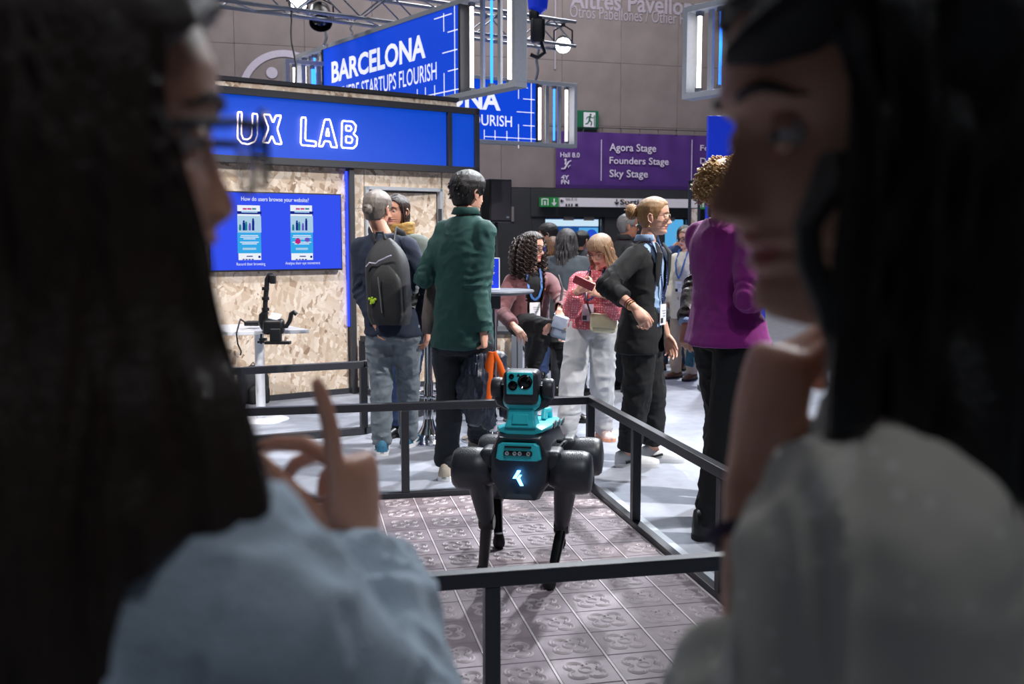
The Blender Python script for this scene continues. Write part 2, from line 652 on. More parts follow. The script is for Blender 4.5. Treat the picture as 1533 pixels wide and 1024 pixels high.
# ------------------------------------------------------------------ lettering
def text_mesh(body, offset=0.0, extrude=0.0):
    cu = bpy.data.curves.new('t', 'FONT')
    cu.body = body
    cu.size = 1.0
    cu.offset = offset
    cu.extrude = extrude
    cu.resolution_u = 3
    o = bpy.data.objects.new('t', cu)
    COL.objects.link(o)
    dg = bpy.context.evaluated_depsgraph_get()
    ev = o.evaluated_get(dg)
    m = ev.to_mesh()
    V = np.array([v.co[:] for v in m.vertices]) if len(m.vertices) else np.zeros((0, 3))
    Fc = [tuple(p.vertices) for p in m.polygons]
    ev.to_mesh_clear()
    bpy.data.objects.remove(o)
    bpy.data.curves.remove(cu)
    return V, Fc


def lettering(name, body, o, xd, yd, width, height, material, parent, offset=0.0, lift=0.004, align='l', keep=False):
    """flat print: text fitted to width x height (cap height from its own box) in the plane (o, xd, yd)"""
    V, Fc = text_mesh(body, offset)
    o, xd, yd = np.asarray(o, float), nrm(xd), nrm(yd)
    n = np.cross(xd, yd)
    mn, mx_ = V.min(0), V.max(0)
    sy = height / (mx_[1] - mn[1])
    sx = sy if width is None else width / (mx_[0] - mn[0])
    W_ = (mx_[0] - mn[0]) * sx
    x0 = {'l': 0, 'c': -W_ / 2, 'r': -W_}[align]
    pts = o + np.outer((V[:, 0] - mn[0]) * sx + x0, xd) + np.outer((V[:, 1] - mn[1]) * sy, yd) + n * lift
    mb = MB().add(pts, Fc)
    return obj(name, mb, material, parent, recalc=False)

# ================================================================== SETTING
Z3 = np.array([0, 0, 1.0])
mb = MB().box((1.5, 11.0, -0.05), (30, 30, 0.1))
tag(obj('floor', mb, M['floor']), 'pale grey carpeted hall floor', None, None, 'structure')

# ---- rear concrete wall, set in panels
WG = 74.0
WX = heading(WG)
WP = P(900, 60, 20.0); WP[2] = 0
WN = np.array([WX[1], -WX[0], 0])          # towards the camera


def W(u, z, out=0.0):
    return WP + WX * u + Z3 * z + WN * out


def wpx(px, py):
    return on_plane(px, py, WP, WG)


AXW = (WX, -WN, Z3)
wall = obj('wall_back', MB().box(W(-1.0, 4.5, -0.32), (22, 0.4, 9.0), AXW), M['concrete_dark'])
tag(wall, 'tall concrete hall wall behind the stands', None, None, 'structure')
pw, ph = 1.22, 1.22
base_mesh = None
for i in range(-13, 6):
    for j in range(5):
        z0 = 2.42 + j * ph
        if base_mesh is None:
            mbp = MB().box((0, 0, 0), (pw - 0.006, 0.11, ph - 0.006), AXW)
            o = obj('panel', mbp, M['concrete'], wall, bevel=0.0)
            base_mesh = o
        else:
            o = base_mesh.copy(); COL.objects.link(o)
        o.location = W(0.42 + (i + 0.5) * pw, z0 + ph / 2, -0.06 + 0.003 * math.sin(i * 2.3 + j * 1.7))
# dark lower zone: piers with lit shop windows between
lower = obj('wall_lower', MB().box(W(-5.6, 1.2, 0.1), (8.26, 0.24, 2.40), AXW), M['dark_wall'])
tag(lower, 'dark panelled wall under the concrete', None, None, 'structure')
for k, (a, b) in enumerate(((-1.47, -1.22), (0.02, 1.3), (1.86, 2.6), (2.6, 6.0))):
    obj('panel', MB().box(W((a + b) / 2, 1.2, 0.1), (b - a - 0.01, 0.24, 2.40), AXW), M['dark_wall'], lower)
obj('beam', MB().box(W(0.2, 2.13, 0.13), (3.4, 0.24, 0.54), AXW), M['dark_wall'], lower)
for k, (a, b, first) in enumerate(((-1.22, 0.02, True), (1.30, 1.86, False))):
    wd = b - a
    wi = obj('window_%d' % (k + 1), MB().box(W((a + b) / 2, 0.03, 0.12), (wd, 0.2, 0.06), AXW)
             .box(W(a + 0.02, 0.93, 0.12), (0.04, 0.08, 1.86), AXW).box(W(b - 0.02, 0.93, 0.12), (0.04, 0.08, 1.86), AXW)
             .box(W((a + b) / 2, 1.84, 0.12), (wd, 0.08, 0.04), AXW), M['steel_dark'])
    tag(wi, 'lit glass shopfront under the direction signs', None, None, 'structure')
    obj('pane', MB().box(W((a + b) / 2, 0.94, 0.12), (wd - 0.08, 0.008, 1.78), AXW), M['glass'], wi)
    obj('light_panel', MB().box(W((a + b) / 2, 0.94, -0.055), (wd - 0.08, 0.02, 1.78), AXW), M['shop_blue' if first else 'shop_cyan'], wi)
    obj('light_strip', MB().box(W((a + b) / 2, 1.745, -0.03), (wd - 0.08, 0.03, 0.13), AXW), M['shop_white' if first else 'shop_cyan'], wi)
    if first:
        obj('poster', MB().box(W(-0.22, 1.22, -0.035), (0.40, 0.02, 0.86), AXW), M['shop_cyan'], wi)
        for q in ((-1.05, 1.55), (-0.80, 1.55)):
            obj('pennant', MB().prism([(-.15, 0), (.15, 0), (.02, -.5)], W(q[0], q[1], -0.03), WX, Z3, 0.01), M['screen_pale'], wi)
        obj('ribbon', MB().prism([(-.2, -.25), (-.1, -.33), (.17, .15), (.05, .22)], W(-0.2, 1.38, -0.015), WX, Z3, 0.01)
            .ell(W(-0.16, 1.5, -0.015), (.12, .01, .12), AXW), M['shop_deep'], wi)
        for u in (-0.72, -0.30):
            obj('door_closer', MB().box(W(u, 1.83, 0.2), (0.20, 0.05, 0.085), AXW), M['concrete'], wi)
    else:
        obj('door_closer', MB().box(W(1.42, 1.83, 0.2), (0.20, 0.05, 0.085), AXW), M['concrete'], wi)
obj('vent_plate', MB().box(W(-1.86, 1.9, 0.23), (0.05, 0.02, 0.28), AXW), M['concrete'], lower)

# ---- printed graphics on the concrete
u0, z0 = wpx(853, 34)
u1, z1 = wpx(852, 10)
g1 = lettering('lettering', 'Altres Pavellons', W(wpx(853, 13)[0], wpx(853, 12)[1], 0), WX, Z3, 2.75, 0.36, M['wall_print'], wall, 0.02, 0.006)
lettering('lettering', 'Otros Pabellones / Other Halls', W(wpx(853, 24)[0], wpx(853, 26)[1], 0), WX, Z3, 2.72, 0.235, M['wall_print'], wall, 0.0, 0.006)
uu, zz = wpx(831, 60)
obj('painted_line', MB().box(W(uu, zz + 0.55, 0.012), (0.03, 0.004, 2.2), AXW), M['wall_print'], wall)
# round pictogram: ring with a dot and a stem
cu, cz = wpx(428, 145)
R1 = abs(wpx(428, 75)[1] - cz)
ring = MB()
ro, ri = [], []
for i in range(49):
    a = math.pi * 2 * i / 48
    ro.append(W(cu + R1 * math.cos(a), cz + R1 * math.sin(a), 0.012)); ri.append(W(cu + (R1 - .12) * math.cos(a), cz + (R1 - .12) * math.sin(a), 0.012))
ring.add(ro + ri, [(i, i + 1, 49 + i + 1, 49 + i) for i in range(48)])
obj('pictogram_ring', ring, M['paint'], wall, recalc=False)
du, dz = wpx(407, 109)
obj('pictogram_dot', MB().add([W(du + 0.1 * math.cos(i * math.pi / 12), dz + 0.1 * math.sin(i * math.pi / 12), 0.012) for i in range(24)], [tuple(range(24))]), M['paint'], wall, recalc=False)
obj('pictogram_stem', MB().box(W(wpx(440, 128)[0], wpx(440, 128)[1], 0.012), (0.05, 0.004, 0.22), AXW), M['paint'], wall)

# ---- emergency exit sign on the wall
ue, ze = wpx(880, 180)
t = thing('exit_sign', 'green running-man exit sign above the purple banner', 'sign', W(ue, ze, 0.06))
obj('plate', MB().box(W(ue - 0.04, ze, 0.06), (0.46, 0.06, 0.35), AXW), M['green_sign'], t, bevel=0.006)
obj('pictogram_field', MB().box(W(ue, ze, 0.093), (0.24, 0.006, 0.28), AXW), M['pale_sign'], t)
man = MB()
S = lambda x, z: W(ue + x, ze + z, 0.099)
man.ell(S(0.02, 0.095), (0.022, 0.004, 0.022), AXW)
for a, b, r in ((( .01, .07), (-.005, -.005), .024), ((-.005, -.01), (.045, -.05), .016), ((.045, -.05), (.03, -.115), .014), ((-.005, -.01), (-.035, -.07), .016),
                ((-.035, -.07), (-.085, -.085), .013), ((.01, .06), (.06, .03), .011), ((.06, .03), (.085, .05), .01), ((.0, .06), (-.05, .045), .011), ((-.05, .045), (-.065, .005), .01)):
    man.beam(S(*a), S(*b), 0.004, r * 1.6, up=np.cross(WN, S(*b) - S(*a)))
man.box(S(0.10, -0.02), (0.018, 0.004, 0.22), AXW)
obj('running_figure', man, M['green_sign'], t)

# ---- purple banner with stage names
ul, zt = wpx(830, 198)
zt = 3.50; zb = 2.415
ur = 2.9
t = thing('stage_banner', 'purple hanging banner listing three stages on the concrete wall', 'banner', W(ul, zb, 0.05))
cl = MB()
nx, nz = 60, 14
vs = [W(ul + (ur - ul) * i / nx, zb + (zt - zb) * j / nz, 0.10 + 0.012 * math.sin(i * 0.9) * (j / nz) ** 2 + 0.006 * math.sin(i * .37 + j)) for j in range(nz + 1) for i in range(nx + 1)]
cl.add(vs, [(j * (nx + 1) + i, j * (nx + 1) + i + 1, (j + 1) * (nx + 1) + i + 1, (j + 1) * (nx + 1) + i) for j in range(nz) for i in range(nx)])
o = obj('fabric', cl, M['purple'], t, smooth=True, recalc=False)
obj('hem', MB().box(W((ul + ur) / 2, zb + 0.03, 0.115), (ur - ul, 0.02, 0.07), AXW), M['purple_dark'], t)
obj('cable', MB().tube([W(ul - .2, zt + 0.09, .1), W(ur + .3, zt + 0.09, .1)], 0.008, 6), M['steel_dark'], t)
for i in range(10):
    u = ul + 0.15 + i * (ur - ul - .3) / 9
    obj('clip', MB().tube([W(u, zt - 0.01, .1), W(u + .02, zt + .05, .1), W(u, zt + 0.10, .1)], 0.008, 5), M['steel_dark'], t)


def wl(body, px, py, hpx, wpx_, mat_, par, off=0.01, lift=0.123):
    u_, z_ = wpx(px, py)
    s = 0.0136
    lettering('lettering', body, W(u_, z_, 0), WX, Z3, wpx_ * s if wpx_ else None, hpx * s, mat_, par, off, lift)


wl('Agora Stage', 909, 230, 14, 73, M['matt_print'], t)
wl('Founders Stage', 909, 249, 13, 93, M['matt_print'], t)
wl('Sky Stage', 909, 269, 14, 60, M['matt_print'], t)
wl('Forum Stage', 1044, 229, 11, 80, M['matt_print'], t)
wl('Discovery Stage', 1044, 249, 12, 96, M['matt_print'], t)
wl('Growth Stage', 1044, 266, 11, 86, M['matt_print'], t)
wl('Hall 8.0', 836, 236, 7, 29, M['matt_print'], t)
wl('4Y', 837, 269, 6, 12, M['matt_print'], t, 0.03)
wl('FN', 837, 276, 6, 12, M['matt_print'], t, 0.03)
for px in (897, 1032):
    a, b = wpx(px, 210), wpx(px, 271)
    obj('divider_line', MB().box(W(a[0], (a[1] + b[1]) / 2, 0.125), (0.014, 0.004, a[1] - b[1]), AXW), M['matt_print'], t)
esc = MB()
E_ = lambda px, py: W(*wpx(px, py), 0.125)
for a, b, r in (((837, 253), (842, 253), .02), ((842, 253), (848, 243), .03), ((848, 243), (852, 241), .02), ((843, 247), (844, 242), .03), ((847, 250), (851, 248), .012), ((848, 252), (848, 249), .012)):
    esc.beam(E_(*a), E_(*b), 0.004, r, up=np.cross(WN, E_(*b) - E_(*a)))
esc.ell(E_(843.5, 240), (.022, .004, .022), AXW)
obj('escalator_pictogram', esc, M['matt_print'], t)

# ---- pale direction sign with exits
za, zb2 = wpx(900, 298)[1], wpx(900, 311)[1]
uL, uR = wpx(829, 300)[0], 2.6
t = thing('direction_sign', 'long pale direction sign over the lit shopfronts, with a down arrow', 'sign', W((uL + uR) / 2, zb2, 0.3))
obj('plate', MB().box(W((uL + uR) / 2, (za + zb2) / 2, 0.33), (uR - uL, 0.1, za - zb2), AXW), M['pale_sign'], t, bevel=0.005)
wl('Sortida', 917, 307.5, 8, 44, M['ink'], t, 0.03, 0.39)
wl('Salida / Way out', 917, 311, 2.6, 40, M['ink'], t, 0.0, 0.39)
wl('Sala 8.10', 837, 301, 4, 17, M['ink'], t, 0.0, 0.39)
arr = MB()
A_ = lambda px, py: W(*wpx(px, py), 0.395)
for a, b in (((912, 299), (912, 307)), ((912, 307), (909, 303.5)), ((912, 307), (915, 303.5)), ((829.5, 302), (834, 302)), ((829.5, 302), (831.5, 300)), ((829.5, 302), (831.5, 304))):
    arr.beam(A_(*a), A_(*b), 0.004, 0.022, up=np.cross(WN, A_(*b) - A_(*a)))
for px in (838, 842, 846, 852, 854):
    arr.box(A_(px, 308), (0.03, 0.004, 0.05), AXW)
obj('arrow', arr, M['ink'], t)


def exit_plate(px0, px1, py0, py1, label):
    a, b = wpx(px0, py0), wpx(px1, py1)
    t = thing('exit_sign', label, 'sign', W((a[0] + b[0]) / 2, b[1], 0.3))
    um = (a[0] + b[0]) / 2
    h = a[1] - b[1]
    for s, c in ((-1, 'door'), (1, 'arrow')):
        uc = um + s * (b[0] - a[0]) / 4
        obj('plate', MB().box(W(uc, (a[1] + b[1]) / 2, 0.33), ((b[0] - a[0]) / 2 - 0.012, 0.1, h), AXW), M['green_sign2'], t)
        q = MB()
        zc = (a[1] + b[1]) / 2
        if c == 'arrow':
            q.box(W(uc, zc + 0.02, 0.385), (0.025, 0.006, h * .55), AXW)
            q.prism([(-.055, 0), (.055, 0), (0, -.065)], W(uc, zc - 0.01, 0.385), WX, Z3, 0.006)
        else:
            for x in (-.06, .06):
                q.box(W(uc + x, zc, 0.385), (0.02, 0.006, h * .7), AXW)
            q.box(W(uc, zc + h * .32, 0.385), (0.12, 0.006, 0.02), AXW)
            q.box(W(uc, zc - .02, 0.385), (0.03, 0.006, h * .45), AXW)
        obj('pictogram_door' if c == 'door' else 'pictogram_arrow', q, M['pale_sign'], t)


exit_plate(800, 827, 296.5, 310.5, 'small green exit plate with door and arrow beside the speaker')
exit_plate(1033, 1060, 299, 314, 'small green exit plate behind the thin grey floor frame')

# ================================================================== BOOTH (angled OSB stand)
BG = 55.0
BX = heading(BG)
BN = np.array([BX[1], -BX[0], 0])
BP = np.array([-1.76, 8.96, 0])
AXB = (BX, -BN, Z3)


def B(u, z, out=0.0):
    return BP + BX * u + Z3 * z + BN * out


def bpx(px, py, out=0.0):
    p0 = BP + BN * out
    return on_plane(px, py, p0, BG)


UD = bpx(524, 400)[0]          # blue corner post
UO, UC = bpx(546, 300)[0], bpx(660, 300)[0]   # door opening
UE = bpx(703, 300)[0]
t = booth = thing('booth', 'OSB-clad demo booth with a doorway under the lit sign band', 'booth', B(0, 0))
zt = 2.06
edges = [-3.2, -2.0, -0.98, UD - 0.03]
for a, b in zip(edges[:-1], edges[1:]):
    obj('osb_panel', MB().box(B((a + b) / 2, zt / 2 + .02, -0.02), (b - a - 0.004, 0.04, zt - 0.04), AXB), M['osb'], booth)
obj('osb_panel', MB().box(B((UD + UO) / 2 + .01, zt / 2 + .02, -0.02), (UO - UD - 0.035, 0.04, zt - 0.04), AXB), M['osb'], booth)
zo = bpx(600, 281)[1]
obj('osb_panel', MB().box(B((UO + UC) / 2, (zo + zt) / 2, -0.02), (UC - UO, 0.04, zt - zo), AXB), M['osb'], booth)
obj('osb_panel', MB().box(B((UC + UE) / 2 + .01, zt / 2 + .02, -0.02), (UE - UC - 0.02, 0.04, zt - 0.04), AXB), M['osb'], booth)
for u, b in ((UO + .012, 0), (UC - .012, 0)):
    obj('door_frame', MB().box(B(u, zo / 2, 0.005), (0.03, 0.06, zo), AXB), M['alu_grey'], booth)
obj('door_frame', MB().box(B((UO + UC) / 2, zo - .012, 0.005), (UC - UO, 0.06, 0.03), AXB), M['alu_grey'], booth)
# door leaf, slightly ajar, hinged at the right jamb
leaf_dir = heading(BG + 180 + 9)
lo = B(UC - 0.04, 0, -0.03)
ll = UC - UO - 0.09
leaf = obj('door_leaf', MB().box(lo + leaf_dir * ll / 2 + Z3 * (zo / 2 - .01), (ll, 0.03, zo - 0.07), (leaf_dir, np.cross(Z3, leaf_dir), Z3)), M['osb'], booth)
for z in (0.3, 1.05, zo - 0.25):
    obj('hinge', MB().box(B(UC - 0.035, z, 0.04), (0.03, 0.02, 0.12), AXB), M['steel_dark'], leaf)
# dark room lining behind the door
obj('side_wall', MB().box(B(UE - .02, zt / 2, -1.6), (0.05, 3.1, zt), AXB), M['dark_wall'], booth)
obj('rear_wall', MB().box(B((UE - 3.2) / 2, zt / 2, -3.1), (UE + 3.2, 0.05, zt), AXB), M['osb'], booth)
# corner post with blue light
post = obj('post', MB().box(B(UD, zt / 2, 0.03), (0.05, 0.08, zt), AXB), M['steel_dark'], booth, bevel=0.003)
obj('light_strip', MB().box(B(UD - 0.03, 1.32, 0.02), (0.012, 0.02, 1.40), AXB), M['blue_strip'], post)
obj('skirting', MB().box(B(-1.0, 0.025, 0.012), (4.4, 0.02, 0.05), AXB), M['steel_dark'], booth)
# parapet strip above the sign band
zp = 2.745
for a, b in ((-3.2, -1.4), (-1.4, 0.4), (0.4, bpx(690, 150)[0])):
    obj('parapet_panel', MB().box(B((a + b) / 2, 2.66, -0.09), (b - a - 0.004, 0.03, 0.15), AXB), M['osb'], booth)
obj('parapet_rail', MB().box(B((-3.2 + bpx(692, 150)[0]) / 2, zp + .012, -0.09), (3.2 + bpx(692, 150)[0], 0.06, 0.035), AXB), M['steel_dark'], booth)

# ---- sign band
t = fascia = thing('sign_band', 'wide blue lit sign band with neon outline letters UX LAB over the booth', 'sign', B(0, 2.05, 0.05))
UF = bpx(709, 200)[0]
ULf = -3.3
zf0, zf1 = 2.045, 2.665
UV = bpx(665.5, 200)[0]
obj('frame', MB().box(B((ULf + UF) / 2, zf1 - .03, 0.03), (UF - ULf, 0.16, 0.06), AXB)
    .box(B((ULf + UF) / 2, zf0 + .03, 0.03), (UF - ULf, 0.16, 0.06), AXB)
    .box(B(UF - .025, (zf0 + zf1) / 2, 0.03), (0.05, 0.16, zf1 - zf0), AXB)
    .box(B(ULf + .025, (zf0 + zf1) / 2, 0.03), (0.05, 0.16, zf1 - zf0), AXB), M['steel_dark'], fascia, bevel=0.003)
obj('divider', MB().box(B(UV, (zf0 + zf1) / 2, 0.04), (0.04, 0.14, zf1 - zf0 - .1), AXB), M['steel_dark'], fascia, bevel=0.003)
obj('panel', MB().box(B((ULf + UV) / 2, (zf0 + zf1) / 2, 0.05), (UV - ULf - .06, 0.06, zf1 - zf0 - .12), AXB), M['blue_sign'], fascia)
obj('panel', MB().box(B((UV + UF) / 2, (zf0 + zf1) / 2, 0.05), (UF - UV - .07, 0.06, zf1 - zf0 - .12), AXB), M['blue_sign'], fascia)


def neon(poly_px, closed=True, holes=()):
    mbn = MB()
    for pl in [poly_px] + list(holes):
        pts = [B(*bpx(x, y, 0.10), 0.10) for x, y in pl]
        pts = pts + [pts[0], pts[1]]
        dense = []
        for a, b in zip(pts[:-1], pts[1:]):
            dense += [lerp(a, b, q) for q in (0.08, 0.5, 0.92)]
        mbn.tube(dense[:-2], 0.0066, 7)
    return obj('neon_letter', mbn, M['neon'], fascia, smooth=True)


neon([(356, 168), (362, 168), (362, 201), (365, 208), (371, 209), (376, 206), (378, 201), (378, 170), (386, 171), (386, 203), (382, 212), (372, 216), (362, 214), (356, 207)])
neon([(394, 171), (404, 172), (409, 184), (413, 173), (421, 173), (415, 193), (422, 216), (412, 215), (407, 203), (402, 214), (394, 213), (402, 192)])
neon([(451, 176), (458, 176), (457, 210), (473, 212), (473, 219), (450, 217)])
neon([(486, 179), (494, 179), (505, 221), (496, 220), (494, 212), (486, 211), (483, 219), (477, 219)], holes=[[(488, 203), (490.5, 191), (493, 203.5)]])
neon([(512, 181), (528, 182), (533, 188), (532, 196), (529, 200), (535, 206), (534, 217), (529, 222), (511, 221)],
     holes=[[(518, 188), (525, 189), (526.5, 193), (524, 196), (518, 195.5)], [(518, 204), (526, 205), (528, 209), (526, 214), (518, 213.5)]])

# ---- TV
tv = thing('television', 'wide screen on the OSB wall asking how users browse', 'television', B(-.36, 1.13, 0))
ua, ub = -0.975, 0.236
tz0, tz1 = 1.136, 1.812
obj('body', MB().box(B((ua + ub) / 2, (tz0 + tz1) / 2, 0.045), (ub - ua, 0.06, tz1 - tz0), AXB), M['black'], tv, bevel=0.004)
screen = obj('screen', MB().box(B((ua + ub) / 2, (tz0 + tz1) / 2 + .002, 0.077), (ub - ua - .024, 0.006, tz1 - tz0 - .026), AXB), M['screen'], tv)


def T(px, py, out=0.083):
    return B(*bpx(px, py, out), out)


def tbox(x0, y0, x1, y1, m, name, o=0.0):
    a, b = bpx(x0, y0, .08), bpx(x1, y1, .08)
    return obj(name, MB().box(B((a[0] + b[0]) / 2, (a[1] + b[1]) / 2, 0.081 + o), (abs(b[0] - a[0]), 0.003, abs(a[1] - b[1])), AXB), m, tv)


def tl(s, px, py, wpx_, hpx, m, off=0.0, o=0.084):
    a, b = bpx(px, py, .08), bpx(px + wpx_, py, .08)
    lettering('lettering', s, B(a[0], a[1], 0), BX, Z3, b[0] - a[0], hpx / 170.0, m, tv, off, o)


tl('How do users browse your website?', 361, 302.5, 101, 8, M['screen_white'], 0.006)
tl('Record their browsing', 354, 399, 43, 5.5, M['screen_white'])
tl('Analyse their eye movement', 427, 397.5, 52, 5.5, M['screen_white'])
for x0, right in ((355, False), (434.5, True)):
    W_ = 36 if not right else 34
    tbox(x0, 307, x0 + W_, 389, M['screen_white'], 'slide_card')
    for k, c in enumerate(('screen_pink', 'screen_pink', 'screen_teal')):
        tbox(x0 + 8 + k * 7, 311.5, x0 + 14 + k * 7, 314, M[c], 'slide_chip', .004)
    tbox(x0, 316, x0 + W_, 321, M['screen_navy'], 'slide_bar', .003)
    tbox(x0 + 6, 315.5, x0 + W_ - 6, 318.5, M['screen_pale'], 'slide_field', .005)
    tbox(x0, 323, x0 + W_, 348, M['screen_pale'], 'slide_picture', .003)
    for dx, hh, c in ((10, 12, 'screen_navy'), (13.5, 10, 'screen_teal'), (24, 15, 'screen_navy'), (19, 8, 'screen_violet'), (4.5, 6, 'screen_teal')):
        a = T(x0 + dx, 345, .0875); b_ = T(x0 + dx, 345 - hh, .0875)
        q = MB().beam(a, b_, 0.002, 0.02, up=np.cross(BN, b_ - a)).ell(b_ + Z3 * .008, (.009, .001, .010), AXB, 10, 6)
        obj('slide_figure', q, M[c], tv)
    tbox(x0, 348, x0 + W_, 379, M['screen_cyan'], 'slide_text_block', .003)
    for yy, l in ((352, 26), (354.5, 28), (357, 18), (362, 28), (364.5, 22)):
        tbox(x0 + (W_ - l) / 2, yy, x0 + (W_ + l) / 2, yy + 1.2, M['screen_white'], 'slide_line', .005)
    tbox(x0 + 8, 371, x0 + W_ - 8, 374, M['screen_pale'], 'slide_button', .005)
    tbox(x0 + 14, 383, x0 + 23, 384.5, M['screen_navy'], 'slide_line', .003)
    for k in range(4):
        tbox(x0 + 8 + 4.5 * k, 387.6, x0 + 11 + 4.5 * k, 389, M['screen_navy'], 'slide_chip', .003)
    obj('slide_badge', MB().ell(T(x0 + W_ - 2.5, 384.5, .0875), (.011, .001, .011), AXB, 12, 6), M['screen_navy'], tv)
    if right:
        obj('gaze_marker', MB().ell(T(446, 361, .089), (.026, .001, .026), AXB, 14, 8), M['screen_pink'], tv)
        obj('gaze_marker', MB().ell(T(460, 359, .089), (.024, .001, .020), AXB, 14, 8), M['screen_violet'], tv)


# ================================================================== HANGING LIGHT-BOX SIGNS
def hanging_sign(label, p0, deg, length, z0, z1, cages, name_text, right_face=False, face=None, txt=True, depth=0.16):
    """p0 the end on the right of the picture at floor level, deg the heading from it to the other end"""
    X = -heading(deg)                                  # to the right, as the face is read
    N_ = np.array([X[1], -X[0], 0])
    AX = (X, -N_, Z3)
    Q = lambda u, z, out=0.0: np.array([p0[0], p0[1], 0]) + X * u + Z3 * z + N_ * out   # u runs from -length to 0
    t = thing('hanging_sign', label, 'sign', Q(-length / 2, z0))
    H_ = z1 - z0
    us = [-length, -length + cages[0], -cages[1], 0]
    bar = 0.055
    fr = MB().box(Q(-length / 2, z1 - bar / 2), (length, depth, bar), AX).box(Q(-length / 2, z0 + bar / 2), (length, depth, bar), AX)
    obj('frame', fr, M['alu_grey'], t, bevel=0.003)
    for u in (us[0] + bar / 2, us[3] - bar / 2):
        obj('end_post', MB().box(Q(u, (z0 + z1) / 2), (bar, depth, H_ - 2 * bar), AX), M['alu_grey'], t, bevel=0.003)
    for u in (us[1], us[2]):
        obj('mullion', MB().box(Q(u, (z0 + z1) / 2), (bar * .7, depth, H_ - 2 * bar), AX), M['steel_dark'], t)
    fw = us[2] - us[1] - bar * .7
    fc = (us[1] + us[2]) / 2
    obj('face', MB().box(Q(fc, (z0 + z1) / 2, 0.03), (fw, 0.08, H_ - 2 * bar), AX), face or M['blue_sign2'], t)
    for (a, b) in ((us[0] + bar, us[1]), (us[2], us[3] - bar)):
        wd = b - a
        if wd < 0.15:
            continue
        n = 3
        for i in range(n):
            u = a + wd * (i + 0.5 + (0.06 if i else -.1)) / n
            obj('light_tube', MB().tube([Q(u, z0 + bar + .02, 0.0), Q(u, z1 - bar - .02, 0.0)], 0.021 if i != 1 else 0.015, 10), M['tube_white' if i != 1 else 'tube_blue'], t, smooth=True)
            for z in (z0 + bar + .02, z1 - bar - .02):
                obj('tube_holder', MB().box(Q(u, z, 0), (0.05, 0.06, 0.05), AX), M['alu'], t)
        for i in range(n + 1):
            u = a + wd * i / n
            if 0 < i < n:
                obj('slat', MB().box(Q(u, (z0 + z1) / 2, -0.01), (0.055, 0.03, H_ - 2 * bar), AX), M['alu_grey'], t)
    if txt:
        ur_ = us[2]
        # line grid at the right and lower edge of the face
        g = MB()
        gl = 0.011
        g.box(Q(ur_ - .10, (z0 + z1) / 2, .073), (gl, .004, H_ - 2 * bar), AX)
        g.box(Q(ur_ - .45, z0 + .10, .073), (.9, .004, gl), AX)
        for k, z in enumerate((.30, .50, .70)):
            g.box(Q(ur_ - .14 - .06 * (k % 2), z0 + H_ * z, .073), (.20 + .10 * (k % 2), .004, gl), AX)
        for k, u in enumerate((.32, .52, .72, .90)):
            g.box(Q(ur_ - u, z0 + .13, .073), (gl, .004, .14 if k != 0 else .36), AX)
        g.box(Q(ur_ - .32, z1 - .20, .073), (gl, .004, .20), AX)
        g.box(Q(ur_ - .34, z1 - .13, .073), (.36, .004, gl), AX)
        obj('grid_print', g, M['white_print'], t)
    return t, Q, X, us


p1 = P(780, 60, 10.6)
s1, Q1, X1, us1 = hanging_sign('long hanging blue sign with BARCELONA slogan above the booth', p1, -37, 5.25, 2.98, 4.05, (0.88, 1.02), '')
d1 = -37 + 180


def sgn_u(px, py, p0, deg):
    u, z = on_plane(px, py, np.array([p0[0], p0[1], 0]), deg)
    return -u, z


ua_, za_ = sgn_u(498, 125, p1, -37); ub_, zb_ = sgn_u(637, 92, p1, -37)
_, zc_ = sgn_u(498, 93, p1, -37)
lettering('lettering', 'BARCELONA', Q1(ua_ + .12, za_ - .02), X1, Z3, ub_ - ua_, zc_ - za_, M['white_print'], s1, 0.03, 0.074)
ua2, za2 = sgn_u(560, 137, p1, -37); ub2, zb2_ = sgn_u(654, 117, p1, -37)
wfull = (ub2 - sgn_u(540, 140, p1, -37)[0]) * 1.36
lettering('lettering', 'WHERE STARTUPS FLOURISH', Q1(ub2 + .11, zb2_ - .035), X1, Z3, wfull, 0.20, M['white_print'], s1, 0.004, 0.074, 'r')

p2 = P(861, 60, 16.0)
G2 = 62 + 180
c2 = 16 / 13.0
z20, z21 = on_plane(860, 222, np.array([p2[0], p2[1], 0]), 62)[1], on_plane(860, 126, np.array([p2[0], p2[1], 0]), 62)[1]
s2, Q2, X2, us2 = hanging_sign('smaller hanging blue slogan sign with light tubes, over the purple banner', p2, G2, 4.6, z20, z21, (0.7, 0.72), '')


def s2px(px, py):
    return on_plane(px, py, np.array([p2[0], p2[1], 0]), 62)


ur2, zr2 = s2px(746, 167)
lettering('lettering', 'BARCELONA', Q2(ur2, zr2), X2, Z3, 2.35, 0.30, M['white_print'], s2, 0.03, 0.074, 'r')
ur3, zr3 = s2px(763, 191)
lettering('lettering', 'WHERE STARTUPS FLOURISH', Q2(ur3, zr3), X2, Z3, 2.55, 0.16, M['white_print'], s2, 0.006, 0.074, 'r')

p3a = P(1030, 60, 10.0)
# the third sign runs from its far end (in view) towards the camera on the right
p3 = p3a - heading(-40) * 2.6
s3, Q3, X3, us3 = hanging_sign('hanging light-tube cage sign with a pale lilac face, high above the purple cardigan', p3, -40, 2.6, 2.765, 3.64, (0.72, 0.3), '', face=M['lilac'], txt=False)


